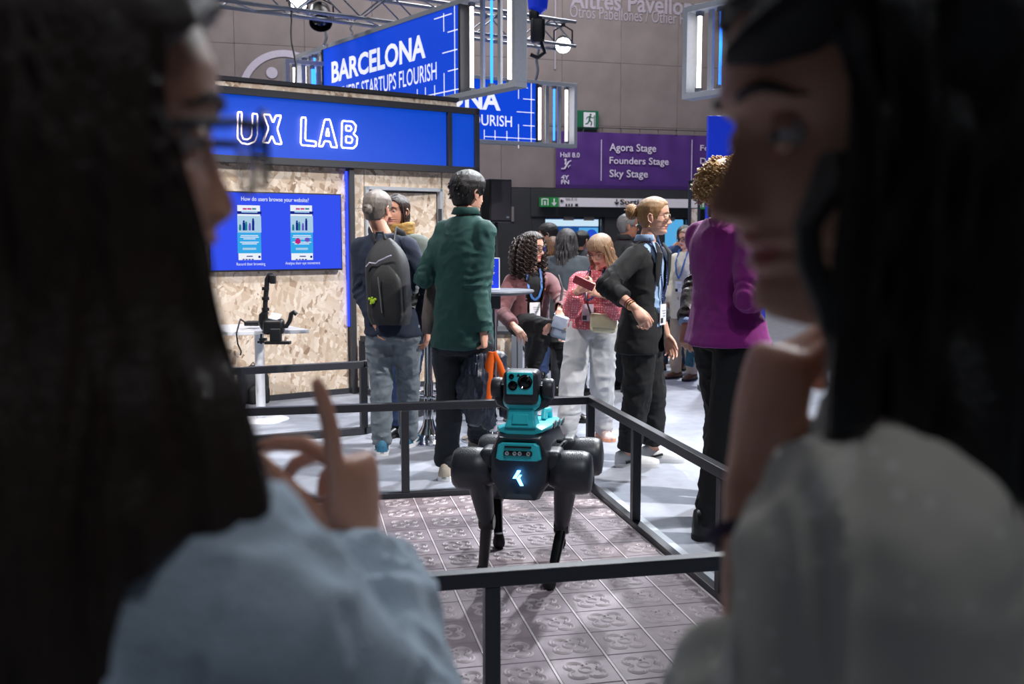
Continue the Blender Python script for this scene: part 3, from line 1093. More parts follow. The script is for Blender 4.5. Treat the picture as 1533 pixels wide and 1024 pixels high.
# ================================================================== TRUSS, SPOTLIGHTS, CABLES
tg = 57
tp = P(851, 54, 15.0)
tx = -heading(tg)
tn = np.array([tx[1], -tx[0], 0])
L_ = 9.5
dz = 0.17
tr = thing('lighting_truss', 'silver lattice lighting truss high behind the BARCELONA sign', 'truss', tp + tx * L_ / 2)
cor = {}
for i, (a, b) in enumerate(((-1, -1), (1, -1), (1, 1), (-1, 1))):
    o_ = tn * dz * a + Z3 * dz * b
    obj('chord', MB().tube([tp + o_, tp + o_ + tx * L_], 0.026, 10), M['alu'], tr, smooth=True)
    cor[(a, b)] = o_
mbb = MB()
step = 0.42
k = 0
u = 0.0
while u < L_ - 0.01:
    for (c1, c2_) in (((-1, -1), (-1, 1)), ((1, -1), (1, 1)), ((-1, 1), (1, 1)), ((-1, -1), (1, -1))):
        a, b = (c1, c2_) if k % 2 == 0 else (c2_, c1)
        obj('brace', MB().tube([tp + cor[a] + tx * u, tp + cor[b] + tx * min(L_, u + step)], 0.011, 6), M['alu'], tr, smooth=True)
    u += step; k += 1


def lamp_head(label, p, aim, r=0.13, on=True):
    t = thing('spotlight', label, 'spotlight', p, 'stage spotlights on the truss')
    d = nrm(np.array(aim) - p)
    s = nrm(np.cross(d, Z3)); uu_ = np.cross(s, d)
    obj('housing', MB().lathe(p, [(r * .55, -.26), (r * .8, -.22), (r, -.05), (r, .06), (r * .93, .06), (r * .9, .0), (.01, 0)], 20, (s, uu_, d)), M['black'], t, smooth=True)
    obj('lens', MB().lathe(p, [(.004, .035), (r * .7, .03), (r * .9, .01), (.004, .005)], 20, (s, uu_, d)), M['lamp'] if on else M['lens'], t, smooth=True)
    obj('yoke', MB().tube([p + s * r * 1.1, p + s * r * 1.1 + Z3 * .2, p + Z3 * .28, p - s * r * 1.1 + Z3 * .2, p - s * r * 1.1], 0.012, 6), M['black'], t)
    obj('clamp', MB().box(p + Z3 * .31, (.06, .06, .1)), M['black'], t)
    return t


lamp_head('glaring white spotlight at the free end of the truss', P(843, 67, 14.9), (0.6, 5, .2), 0.12)
lamp_head('glaring white spotlight high over the booth at the top edge', P(446, 3, 14.0), (-1.0, 5, .8), 0.13)
lamp_head('unlit black spotlight hanging beside the BARCELONA sign', P(480, 30, 13.5), (-2.0, 11, .8), 0.15, False)

# chain hoist with a blue bag
hp = P(805, 45, 14.2)
t = thing('chain_hoist', 'black chain hoist with a blue chain bag on the truss', 'hoist', hp)
obj('motor', MB().rbox(hp, (.20, .18, .34), .05).rbox(hp + np.array([-.05, 0, .2]), (.14, .16, .16), .04), M['black'], t, smooth=True)
obj('hook', MB().tube([hp - Z3 * .17 + np.array([.05, 0, 0]), hp + np.array([.1, 0, -.3]), hp + np.array([0.0, 0, -.37]), hp + np.array([-.1, 0, -.33])], 0.028, 8), M['black'], t, smooth=True)
obj('chain_bag', MB().lathe(hp + Z3 * .22, [(.06, 0), (.13, .06), (.16, .35), (.17, .6), (.15, .62)], 14), M['blue_panel'], t, smooth=True)


def cable(label, a, b, r=0.012, m='steel_dark', n=1, name='cable'):
    mbx = MB()
    a, b = np.asarray(a, float), np.asarray(b, float)
    for i in range(n):
        off = np.array([0.05 * (i - (n - 1) / 2), 0, 0])
        pts = [lerp(a, b, q / 8) + off * math.sin(q * .8) + np.array([.015 * math.sin(q * 1.3 + i), 0, 0]) for q in range(9)]
        mbx.tube(pts, r, 6)
    return tag(obj(name, mbx, M[m], None, b, smooth=True), label, 'cable')


cable('slack rigging chain holding up the smaller slogan sign', P(806, 62, 15.2), P(803, 120, 15.2), 0.02, 'alu', 1, 'rigging_chain')
cable('steel sling holding the BARCELONA sign by its far corner', P(490, 20, 14.0), P(486, 68, 13.9), 0.02, 'alu', 1, 'rigging_sling')
cable('thin steel wire down to the top edge of the BARCELONA sign', P(526, 30, 13.5), P(526, 56, 13.4), 0.014, 'alu', 1, 'rigging_wire')
cable('thin black cable hanging beside the light tubes of the BARCELONA sign', P(433, 0, 12.6), P(444, 130, 12.0), 0.012, 'black', 1, 'hanging_cable')

# blue totem and thin grey frame
X0, X1_ = P(1058, 250, 9.2)[0], P(1150, 250, 9.2)[0]
tt = thing('blue_totem', 'tall plain blue display panel behind the curly blond person', 'display panel', (X0 + .3, 9.2, 0))
ztop = P(1058, 174, 9.2)[2]
obj('panel', MB().box(((X0 + X1_) / 2, 9.2, ztop / 2 + .02), (X1_ - X0, 0.08, ztop - .04)), M['blue_panel'], tt, bevel=0.004)
obj('foot', MB().box(((X0 + X1_) / 2, 9.2, .02), (X1_ - X0 + .02, 0.4, .04)), M['steel_dark'], tt)
a0, a1 = P(1033, 272, 11.5), P(1047, 272, 11.5)
fr = MB()
for x in (a0[0], a1[0]):
    fr.box((x, 11.5, a0[2] / 2), (0.03, .03, a0[2]))
fr.box(((a0[0] + a1[0]) / 2, 11.5, a0[2]), (a1[0] - a0[0] + .03, .03, .03))
fr.box(((a0[0] + a1[0]) / 2, 11.5, .02), (a1[0] - a0[0] + .3, .3, .03))
ff = thing('floor_frame', 'thin grey upright metal frame standing before the exit plate', 'stand', ((a0[0] + a1[0]) / 2, 11.5, 0))
obj('upright_frame', fr, M['steel_dark'], ff)
obj('wooden_plate', MB().box(((a0[0] + a1[0]) / 2, 11.49, P(1040, 330, 11.5)[2]), (a1[0] - a0[0] - .04, .02, .26)), M['osb'], ff)

# ================================================================== PEN WITH TILED FLOOR
PA, PB = heading(-12), heading(78)
RR = G(883, 733)
PW, PD, PHT = 2.2, 2.80, 0.533


def pen(b, a, z=0.0):
    """b metres to the left of the right side, a metres towards the camera from the rear side"""
    return RR - PB * b - PA * a + Z3 * z


AXP = (PB, PA, Z3)
fence = thing('robot_pen', 'black square-tube railing pen around the tiled floor with the robot', 'railing', pen(PW / 2, PD / 2))
S5 = 0.042
for nm, z in (('top_rail', PHT - S5 / 2), ('bottom_rail', S5 / 2)):
    obj(nm, MB().box(pen(PW / 2, 0, z), (PW + S5, S5, S5), AXP), M['pen_steel'], fence, bevel=0.003)
    obj(nm, MB().box(pen(PW / 2, PD, z), (PW + S5, S5, S5), AXP), M['pen_steel'], fence, bevel=0.003)
    obj(nm, MB().box(pen(0, PD / 2, z), (S5, PD - S5, S5), AXP), M['pen_steel'], fence, bevel=0.003)
    obj(nm, MB().box(pen(PW, PD / 2, z), (S5, PD - S5, S5), AXP), M['pen_steel'], fence, bevel=0.003)
for b, a in ((0, 0), (1.04, 0), (PW, 0), (0, .78), (0, 1.80), (0, PD), (1.10, PD), (PW, PD), (PW, 1.0), (PW, 1.9)):
    obj('post', MB().box(pen(b, a, PHT / 2), (S5, S5, PHT - 2 * S5), AXP), M['pen_steel'], fence, bevel=0.003)
obj('floor_flange', MB().box(pen(-0.06, PD / 2, .004), (0.07, PD, .008), AXP), M['alu_grey'], fence)

bed = obj('tiled_floor', MB().box(pen(PW / 2, PD / 2, 0.001), (PW - S5, PD - S5, 0.006), AXP), M['grout_dark'])
tag(bed, 'mauve floor of flower-relief cement tiles under the robot', None, None, 'structure')
TS = 0.2
tm = MB()
AXT = np.eye(3)
h_ = TS / 2 - .0018
hx = TS / 2 - .005
zt_ = 0.012
tm.rings([[(-hx, -h_, 0), (hx, -h_, 0), (hx, h_, 0), (-hx, h_, 0)], [(-hx, -h_, zt_ - .002), (hx, -h_, zt_ - .002), (hx, h_, zt_ - .002), (-hx, h_, zt_ - .002)],
          [(-hx + .002, -h_ + .002, zt_), (hx - .002, -h_ + .002, zt_), (hx - .002, h_ - .002, zt_), (-hx + .002, h_ - .002, zt_)]])


def arc(c, r, a0, a1, rad, n=12):
    tm.tube([(c[0] + r * math.cos(a0 + (a1 - a0) * i / n), c[1] + r * math.sin(a0 + (a1 - a0) * i / n), zt_ - .001) for i in range(n + 1)], rad, 5, True, 1.0, (0, 0, 1))


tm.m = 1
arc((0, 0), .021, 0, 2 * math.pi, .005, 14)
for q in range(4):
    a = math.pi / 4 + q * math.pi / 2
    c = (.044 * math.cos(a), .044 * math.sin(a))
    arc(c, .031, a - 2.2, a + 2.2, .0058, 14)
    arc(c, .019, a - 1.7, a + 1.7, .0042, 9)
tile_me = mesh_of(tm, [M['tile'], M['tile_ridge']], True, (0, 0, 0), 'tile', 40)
fix_normals(tile_me)
rz = math.atan2(PB[1], PB[0])
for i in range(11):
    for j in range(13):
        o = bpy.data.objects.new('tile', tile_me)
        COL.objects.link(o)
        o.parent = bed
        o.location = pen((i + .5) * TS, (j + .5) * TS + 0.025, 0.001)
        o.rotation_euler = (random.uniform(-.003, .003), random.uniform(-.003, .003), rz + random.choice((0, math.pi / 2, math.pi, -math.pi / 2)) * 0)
for i in range(12):
    obj('grout_strip', MB().box(pen(min(max(i * TS, .03), PW - .03), PD / 2, 0.006), (0.008, PD - .06, 0.016), AXP), M['grout'], bed)

# ---- second low railing in front of the booth
q1, q2 = G(363, 665), G(545, 650)
q3 = G(668, 610)
q4 = B(UD + .06, 0, 0.10)
q0 = q1 + (q1 - q2) * 0.9
rl = thing('booth_railing', 'dark square-tube railing in front of the booth wall and white table', 'railing', (q1 + q2) / 2)
for a, b in ((q0, q1), (q1, q2), (q2, q3), (q3, q4)):
    for nm, z in (('top_rail', .51), ('bottom_rail', .028)):
        obj(nm, MB().beam(a + Z3 * z, b + Z3 * z, .05, .05), M['steel_dark'], rl, bevel=0.003)
for q in (q1, q2, q3, q4, q0):
    obj('post', MB().box(q + Z3 * .27, (.05, .05, .44), (nrm(q2 - q1), nrm(np.cross(Z3, q2 - q1)), Z3)), M['steel_dark'], rl, bevel=0.003)

# ================================================================== ROBOT DOG
RF = nrm(np.array([-.17, -.985, 0]))            # the way it faces
RX = np.array([-RF[1], RF[0], 0])              # to its left hand, right in the picture
RO = np.array([.084, 4.17, 0])


def K(x, f, z):
    return RO + RX * x + RF * f + Z3 * (z + .13 * (f - .3) * min(1, max(0, (z - .1) / .3)))


AXR = (RX, RF, Z3)
rob = thing('robot_dog', 'black and teal four-legged robot with a camera head standing on the tiles', 'robot', RO)
# trunk
hexr = lambda f, sx, zt0, zb0, cut, n=None: [K(-sx, f, zb0 + cut * 1.15), K(-sx * .62, f, zb0), K(sx * .62, f, zb0), K(sx, f, zb0 + cut * 1.15), K(sx * 1.02, f, zt0 - cut), K(sx * .74, f, zt0), K(-sx * .74, f, zt0), K(-sx * 1.02, f, zt0 - cut)]
mbt = MB().rings([hexr(.33, .075, .610, .412, .06), hexr(.345, .108, .630, .386, .075), hexr(.28, .118, .650, .382, .075), hexr(.10, .112, .655, .40, .07), hexr(-.30, .108, .650, .41, .07), hexr(-.38, .09, .63, .43, .06)])
trunk = obj('trunk', mbt, M['robot_black'], rob, smooth=True, auto=30, bevel=0.006)
top = MB().rings([hexr(.30, .085, .672, .64, .01), hexr(.26, .098, .682, .645, .012), hexr(-.26, .098, .690, .645, .012), hexr(-.37, .075, .668, .64, .01)])
obj('back_shell', top, M['teal'], rob, smooth=True, auto=30, bevel=0.004)
for f in (.02, -.12, -.26):
    obj('side_vent', MB().box(K(.099, f, .672), (.006, .09, .022), AXR), M['robot_black'], rob)
obj('top_handle', MB().tube([K(-.03, -.20, .69), K(-.03, -.18, .725), K(-.03, -.02, .725), K(-.03, 0.0, .69)], .012, 8).tube([K(.05, -.20, .69), K(.05, -.18, .725), K(.05, -.02, .725), K(.05, 0.0, .69)], .012, 8), M['teal'], rob, smooth=True)
# front plate: teal recess with sensor bar
fp = obj('front_plate', MB().rings([[K(x * s, .347 + d, .578 + z * s) for x, z in ((-.088, -.028), (-.072, -.036), (.072, -.036), (.088, -.028), (.080, .024), (.064, .034), (-.064, .034), (-.080, .024))] for s, d in ((1.03, -.01), (1.0, .008), (.93, .011))]), M['teal'], rob, bevel=0.002)
obj('sensor_bar', MB().rbox(K(0, .36, .572), (.112, .012, .020), .005, AXR), M['robot_dark'], fp, smooth=True)
obj('slot', MB().box(K(0, .359, .597), (.105, .008, .007), AXR), M['robot_dark'], fp)
for x in (-.042, -.012, .008, .042):
    obj('sensor_lens', MB().lathe(K(x, .364, .572), [(.0078, 0), (.0078, .005), (.005, .005), (.004, .002), (.001, .002)], 14, (RX, -Z3, RF)), M['alu_grey'], fp, smooth=True)
logo = MB()
for pl in ([(-.004, .028), (.010, .028), (.002, .012), (-.012, .012)], [(-.014, .010), (.000, .010), (-.008, -.004), (-.022, -.004)], [(-.008, -.003), (.004, .002), (.020, -.032), (.008, -.032)], [(.004, .010), (.014, .010), (.008, .001), (-.002, .001)]):
    logo.prism(pl, K(.0, .350, .476), RX, Z3, .006)
obj('glowing_emblem', logo, M['logo'], rob)
# neck and head
obj('neck', MB().rings([[K(sx * a, .24 + sf * b, z) for sx, sf in ((-1, -1), (1, -1), (1, 1), (-1, 1))] for a, b, z in ((.064, .07, .668), (.054, .058, .70), (.050, .052, .745), (.040, .04, .752))]), M['teal'], rob, bevel=0.008)
obj('neck_inset', MB().rings([[K(sx * a, .312 - zz, z) for sx in (-1, 1)] + [K(sx * a * .8, .290 - zz, z) for sx in (1, -1)] for a, z, zz in ((.034, .684, .0), (.030, .724, .012))]), M['teal'], rob, bevel=0.003)
yk = MB()
yk.tube([K(-.092, .24, .84), K(-.096, .24, .80), K(-.085, .24, .775), K(-.055, .24, .757), K(0, .24, .752), K(.055, .24, .757), K(.085, .24, .775), K(.096, .24, .80), K(.092, .24, .84)], [.026, .028, .028, .024, .022, .024, .028, .028, .026], 10, True, .8)
obj('yoke', yk, M['robot_black'], rob, smooth=True)
for s in (-1, 1):
    obj('tilt_motor', MB().lathe(K(s * .082, .24, .825), [(.001, 0), (.038, 0), (.042, .006), (.042, .034), (.036, .042), (.001, .042)], 20, (RF, Z3, RX * s)), M['robot_black'], rob, smooth=True, auto=40)
head = obj('head', MB().rbox(K(0, .255, .832), (.138, .135, .125), .022, (RX, Z3, RF)).box(K(0, .22, .832), (.10, .10, .10), AXR), M['robot_black'], rob, smooth=True, auto=50)
obj('chin', MB().limb([K(-.035, .26, .778), K(.035, .26, .778)], [.042, .042], 16), M['teal'], head, smooth=True)
face = obj('face_panel', MB().rbox(K(0, .319, .845), (.104, .088, .012), .02, (RX, Z3, RF)), M['teal'], head, smooth=True, auto=40)
for x, z, r in ((.022, .851, .026), (-.026, .836, .017), (-.031, .872, .0095)):
    obj('lens', MB().lathe(K(x, .324, z), [(r * 1.12, -.004), (r * 1.12, .004), (r, .006), (r * .8, .002), (r * .3, .0035), (.0005, .004)], 24, (RX, -Z3, RF)), M['lens'], head, smooth=True, auto=40)
obj('warning_mark', MB().prism([(-.008, -.006), (.008, -.006), (0, .008)], K(-.004, .3255, .877), RX, Z3, .001), M['ink'], head)
# legs
RFEET = {(1, -1): G(722, 874), (1, 1): G(822, 887), (-1, -1): G(747, 824), (-1, 1): G(838, 824)}
RKNEE = {(1, -1): P(729, 783, 4.00), (1, 1): P(841, 789, 4.00), (-1, -1): P(744, 742, 4.55), (-1, 1): P(846, 738, 4.56)}
for fx, sx in ((1, -1), (1, 1), (-1, -1), (-1, 1)):
    f0 = .250 if fx > 0 else -.265
    zc = .495 if fx > 0 else .515
    hipx = .100
    obj('hip_motor', MB().rbox(K(sx * (hipx + .030), f0, zc + .050), (.070, .13, .085), .025, AXR), M['robot_black'], rob, smooth=True)
    obj('hip_link', MB().lathe(K(sx * (hipx + .012), f0, zc), [(.001, 0), (.058, 0), (.062, .01), (.058, .03), (.05, .034)], 24, (RF, Z3, RX * sx)), M['robot_dark'], rob, smooth=True, auto=40)
    b0 = hipx + .030
    bar = obj('thigh_motor', MB().lathe(K(sx * b0, f0 + .005, zc), [(.001, -.01), (.060, -.01), (.072, .01), (.084, .028), (.087, .055), (.086, .112), (.081, .134), (.070, .146), (.03, .152), (.001, .152)], 32, (RF, Z3, RX * sx)), M['robot_black'], rob, smooth=True, auto=50)
    dots = MB()
    for i in range(9):
        for j in range(7):
            a = math.pi * .5 - .65 + j * .17 + (.08 if i % 2 else 0)
            x = b0 + .052 + i * .0075
            c = K(sx * x, f0 + .005, zc)
            n_ = RF * math.cos(a) + Z3 * math.sin(a)
            c = c + n_ * .0872
            t1 = RX; t2 = np.cross(n_, t1)
            dots.add([c + n_ * .0004 + (t1 * math.cos(q * math.pi / 3) + t2 * math.sin(q * math.pi / 3)) * .0027 for q in range(6)], [tuple(range(6))])
    dd = obj('vent_holes', dots, M['robot_dark'], bar, recalc=False)
    dd['kind'] = 'stuff'
    kn_, ft_ = RKNEE[(fx, sx)], RFEET[(fx, sx)] + Z3 * .022
    hp0 = K(sx * (b0 + .045), f0, zc - .045)
    th = MB()
    rr_ = []
    for t_, wx, wf in ((0, .044, .070), (.3, .042, .060), (.75, .034, .044), (1.0, .028, .034), (1.06, .018, .024)):
        c = lerp(hp0, kn_, t_)
        rr_.append([c + RX * wx * math.copysign(abs(math.cos(a)) ** .6, math.cos(a)) + RF * wf * math.copysign(abs(math.sin(a)) ** .6, math.sin(a)) for a in [2 * math.pi * q / 16 for q in range(16)]])
    th.rings(rr_)
    ul_ = obj('upper_leg', th, M['robot_black'], rob, smooth=True, auto=40)
    obj('knee_cap', MB().lathe(kn_ - RX * sx * .030 + Z3 * .006, [(.001, 0), (.030, 0), (.034, .006), (.034, .054), (.03, .060), (.001, .060)], 18, (RF, Z3, RX * sx)), M['robot_dark'], ul_, smooth=True, auto=40)
    lo_ = MB()
    rr_ = []
    for t_, wx, wf in ((0, .020, .028), (.15, .023, .028), (.8, .019, .021), (1.0, .018, .019)):
        c = lerp(kn_, ft_, t_)
        rr_.append([c + RX * wx * math.copysign(abs(math.cos(a)) ** .5, math.cos(a)) + RF * wf * math.copysign(abs(math.sin(a)) ** .5, math.sin(a)) for a in [2 * math.pi * q / 14 for q in range(14)]])
    lo_.rings(rr_)
    obj('lower_leg', lo_, M['robot_dark'], rob, smooth=True, auto=40)
    obj('foot', MB().lathe(ft_ - Z3 * .010, [(.001, 0), (.016, .001), (.025, .010), (.028, .024), (.026, .040), (.022, .058), (.018, .068), (.001, .070)], 18), M['black_rubber'], rob, smooth=True)
obj('cable_loop', MB().tube([K(.13, .19, .575), K(.15, .15, .60), K(.15, .05, .60), K(.11, 0, .60)], .009, 8), M['black'], rob, smooth=True)

# ================================================================== FURNITURE AND KIT
# white table with disc foot
zt_t = 0.715
ca, cb, cc = G(295, 487, zt_t), G(340, 497, zt_t), G(463, 493, zt_t)
cd = ca + cc - cb
tb = thing('white_table', 'white rectangular pedestal table with a round floor plate before the OSB wall', 'table', G(392, 632))
top_m = MB()
top_m.add([ca, cb, cc, cd] + [p - Z3 * .03 for p in (ca, cb, cc, cd)], [(0, 1, 2, 3), (4, 7, 6, 5), (0, 4, 5, 1), (1, 5, 6, 2), (2, 6, 7, 3), (3, 7, 4, 0)])
obj('tabletop', top_m, M['white'], tb, bevel=0.004)
pc = (ca + cb + cc + cd) / 4; pc[2] = 0
pc2 = G(391, 629)
obj('column', MB().lathe(pc2, [(.036, .01), (.036, .688)], 24), M['white'], tb, smooth=True, auto=40)
obj('foot_plate', MB().lathe(pc2, [(.215, 0), (.215, .008), (.20, .014), (.05, .020), (.001, .02)], 40), M['white'], tb, smooth=True, auto=40)
# eye-tracking arm clamped to the table edge
def TP(px, py, d=0.0): return P(px, py, pc2[1] - .16 + d)
rg = thing('camera_rig', 'black jointed camera arm with a curved handle clamped to the white table', 'camera rig', TP(408, 497))
obj('mast', MB().tube([TP(398, 488), TP(397, 455), TP(399, 432), TP(400, 418), TP(403, 412), TP(408, 412.5)], .019, 10), M['black'], rg, smooth=True)
for y in (463, 447, 432):
    obj('joint', MB().lathe(TP(397.5, y), [(.001, -.012), (.028, -.012), (.028, .012), (.001, .012)], 14), M['black'], rg, smooth=True, auto=40)
obj('camera_head', MB().rbox(TP(408.5, 418), (.045, .05, .07), .01), M['black'], rg, smooth=True)
obj('base_arm', MB().tube([TP(399, 466), TP(392, 473), TP(391, 484), TP(394, 490), TP(402, 491)], .024, 10), M['black'], rg, smooth=True)
obj('clamp_body', MB().rbox(TP(410, 489), (.16, .10, .12), .03).rbox(TP(413, 502, -.03), (.085, .06, .11), .012).box(TP(416, 513, -.04), (.19, .07, .02)), M['black'], rg, smooth=True, auto=40)
obj('clamp_jaw', MB().box(TP(394, 508, -.02), (.05, .05, .02)).box(TP(391, 512, -.02), (.05, .04, .014)).tube([TP(391, 500, -.02), TP(391, 515, -.02)], .008, 8), M['black'], rg)
obj('handle', MB().tube([TP(418, 489), TP(429, 488), TP(434, 480), TP(436, 470), TP(440, 467), TP(444, 471)], .018, 10), M['black'], rg, smooth=True)
obj('phone_plate', MB().box(TP(412, 474, .02), (.075, .12, .008), (nrm([1, 0, -.25]), nrm([0, 1, .3]), nrm([.25, -.3, 1]))), M['white'], rg)
tag(obj('device_box', MB().rbox(P(379, 484, pc2[1] + .06), (.12, .10, .035), .008), M['black'], None, P(379, 487, pc2[1] + .06), smooth=True), 'small flat black box with leads on the white table', 'device')
tag(obj('power_lead', MB().tube([P(366, 482, 7.75), P(360, 478, 7.75), P(358, 484, 7.6), P(354, 499, 7.5), P(356, 515, 7.5), P(361, 526, 7.5), P(360, 532, 7.5)], .006, 6), M['black'], None, P(360, 532, 7.5), smooth=True), 'thin black power lead dangling off the white table edge', 'cable')
# black backpack on the floor
bp_c = G(380, 602); 
bpk = thing('floor_backpack', 'black backpack with a side bottle standing on the floor behind the table column', 'backpack', bp_c + BN * .05)
def bag_shell(c, wd, dp, ht, ax, n=20):
    rg_ = []
    for i in range(n + 1):
        t_ = i / n
        s = (1 - (max(0, t_ - .62) / .38) ** 2.4 * .78) * (0.86 + .14 * sm(0, .12, t_))
        q = (1 - (max(0, t_ - .55) / .45) ** 2 * .75) * (0.85 + .15 * sm(0, .1, t_))
        rg_.append([c + ax[0] * wd / 2 * s * math.copysign(abs(math.cos(a)) ** .55, math.cos(a)) + ax[1] * dp / 2 * q * math.copysign(abs(math.sin(a)) ** .6, math.sin(a)) + ax[2] * ht * t_
                    for a in [2 * math.pi * k_ / 28 for k_ in range(28)]])
    return MB().rings(rg_)
M['bag_black'] = cloth('bag_nylon', (36, 38, 42), .12, 10, .3, 300, .6)
M['bag_dark'] = cloth('bag_nylon_dark', (24, 25, 28), .12, 10, .3, 300, .6)
s_bp = 7.9 / 1500
obj('bag_body', bag_shell(bp_c, 48 * s_bp, .20, 62 * s_bp, (BX, -BN, Z3)), M['bag_black'], bpk, smooth=True)
obj('front_pocket', bag_shell(bp_c + BN * .10 + BX * .01, 36 * s_bp, .07, 34 * s_bp, (BX, -BN, Z3)), M['bag_dark'], bpk, smooth=True)
obj('handle', MB().tube([bp_c + Z3 * .315 - BX * .03, bp_c + Z3 * .35, bp_c + Z3 * .315 + BX * .03], .008, 6), M['bag_dark'], bpk, smooth=True)
obj('bottle', MB().lathe(bp_c - BX * .13 + BN * .06, [(.001, .01), (.03, .01), (.032, .14), (.014, .18), (.014, .2), (.001, .2)], 14), mat('bottle_label', (150, 90, 110), .3, noise=.6, scale=40), bpk, smooth=True)

# bar stool (chrome) behind the grey-jeans man
sp = G(642, 660)
bs = thing('bar_stool', 'chrome bar stool with a trumpet foot between the two standing men', 'stool', sp)
obj('base', MB().lathe(sp, [(.001, 0), (.20, .0), (.20, .008), (.15, .022), (.075, .055), (.045, .11), (.034, .16)], 32), M['chrome'], bs, smooth=True)
obj('column', MB().lathe(sp, [(.034, .1), (.034, .40), (.028, .41), (.028, .74)], 20), M['chrome'], bs, smooth=True, auto=40)
obj('footrest', MB().tube([sp + np.array([.14 * math.cos(a), .14 * math.sin(a), .33]) for a in [math.pi * 2 * i / 20 for i in range(21)]], .010, 8).tube([sp + np.array([-.14, 0, .33]), sp + np.array([.14, 0, .33])], .009, 6), M['chrome'], bs, smooth=True)
obj('seat', MB().rbox(sp + Z3 * .78, (.34, .34, .07), .03), M['black'], bs, smooth=True)

# high table with tent card
hp_ = G(737, 658)
ht = thing('high_table', 'round grey high table holding the blue display card', 'table', hp_)
zh = 1.4 - (434 - 360) / (1500 / hp_[1]) 
obj('tabletop', MB().lathe(hp_ + Z3 * (zh - .02), [(.001, -.012), (.20, -.012), (.285, 0), (.295, .012), (.29, .022), (.001, .022)], 48), mat('table_top_grey', (84, 88, 98), .5, noise=.05), ht, smooth=True, auto=40)
obj('column', MB().lathe(hp_, [(.036, .03), (.036, zh - .03)], 20), M['chrome'], ht, smooth=True, auto=40)
obj('base', MB().lathe(hp_, [(.001, 0), (.22, 0), (.22, .01), (.10, .03), (.04, .06)], 32), M['chrome'], ht, smooth=True)
obj('bracket', MB().box(hp_ + Z3 * (zh - .08), (.12, .12, .10)), M['steel_dark'], ht, bevel=.01)
cp = P(737.5, 430, hp_[1] + .03); cp[2] = zh
cd_ = thing('display_card', 'upright blue printed card in a clear holder on the high table', 'card', cp)
ch = (430 - 385) / (1500 / cp[1])
obj('card', MB().box(cp + Z3 * (ch / 2 + .012), (.088, .006, ch)), M['blue_panel'], cd_)
obj('holder', MB().box(cp + Z3 * .006, (.10, .06, .012)).box(cp + Z3 * (ch / 2 + .012) + np.array([.047, 0, 0]), (.006, .010, ch)).box(cp + Z3 * (ch / 2 + .012) - np.array([.047, 0, 0]), (.006, .010, ch)).box(cp + Z3 * (ch + .012), (.10, .010, .006)), M['white'], cd_)
for i, (z, l) in enumerate(((.88, .03), (.74, .05), (.70, .035), (.52, .05), (.48, .045), (.2, .03), (.14, .03), (.24, .025))):
    obj('print_line', MB().box(cp + Z3 * (ch * z + .012) + np.array([-.01, -.004, 0]), (l, .001, .006)), M['paint'], cd_)

# OSB counter with an aluminium corner post, by the curly-haired woman
oc = G(752, 640, 0)
ct = thing('osb_counter', 'low OSB counter with an aluminium corner post behind the high table', 'counter', P(752, 560, 8.2) * [1, 1, 0])
cx0, cx1 = P(690, 500, 8.3)[0], P(784, 500, 8.3)[0]
zct = P(780, 497, 8.2)[2]
obj('osb_panel', MB().box(((cx0 + cx1) / 2 - .02, 8.45, zct / 2), (cx1 - cx0 - .06, .40, zct - .03)), M['osb'], ct)
obj('worktop', MB().box(((cx0 + cx1) / 2, 8.45, zct - .008), (cx1 - cx0, .46, .03)), M['dark_wall'], ct, bevel=.004)
for dx in (0, -.05):
    obj('corner_post', MB().box((cx1 - .03 + dx, 8.22, zct / 2 - .01), (.042, .05, zct - .03)), M['alu'], ct, bevel=.004)

# dark padded stool under the seated woman
st = P(792, 470, 7.72); zs = st[2] - .03
ds = thing('dark_stool', 'dark pedestal stool under the seated curly-haired woman', 'stool', (st[0], st[1] + .02, 0))
o_ = np.array([st[0], st[1] + .02, 0])
obj('seat', MB().rbox(o_ + Z3 * (zs - .05), (.36, .34, .08), .035), M['bag_black'], ds, smooth=True)
obj('column', MB().lathe(o_, [(.035, .02), (.035, zs - .08)], 18), M['steel_dark'], ds, smooth=True, auto=40)
obj('base', MB().lathe(o_, [(.001, 0), (.2, 0), (.2, .012), (.05, .03)], 28), M['steel_dark'], ds, smooth=True)
obj('footrest', MB().tube([o_ + np.array([.16 * math.cos(a), .16 * math.sin(a), .30]) for a in [math.pi * 2 * i / 20 for i in range(21)]], .011, 8), M['steel_dark'], ds, smooth=True)

# loudspeaker on its stand
lp = P(743, 301, 10.4)
sk = thing('loudspeaker', 'black loudspeaker on a slim stand behind the green-shirted man', 'loudspeaker', (lp[0], lp[1], 0))
sx_, sz_ = 35 * lp[1] / 1500, 63 * lp[1] / 1500
axs = (nrm([.93, .36, 0]), nrm([-.36, .93, 0]), Z3)
obj('cabinet', MB().box(lp, (sx_, .26, sz_), axs), M['black'], sk, bevel=.01)
obj('grille', MB().box(lp - axs[1] * .135, (sx_ - .03, .012, sz_ - .04), axs), mat('speaker_grille', (44, 42, 48), .6, noise=.3, scale=160), sk)
obj('badge', MB().box(lp - axs[1] * .143 + axs[0] * (sx_ / 2 - .05) - Z3 * (sz_ / 2 - .05), (.03, .004, .02), axs), M['alu'], sk)
obj('pole', MB().tube([(lp[0], lp[1], .05), (lp[0], lp[1], lp[2] - sz_ / 2)], .018, 10), M['steel_dark'], sk, smooth=True)
for a in (0.3, 2.4, 4.5):
    obj('leg', MB().tube([(lp[0], lp[1], .75), (lp[0] + .45 * math.cos(a), lp[1] + .45 * math.sin(a), .015)], .014, 8), M['steel_dark'], sk, smooth=True)
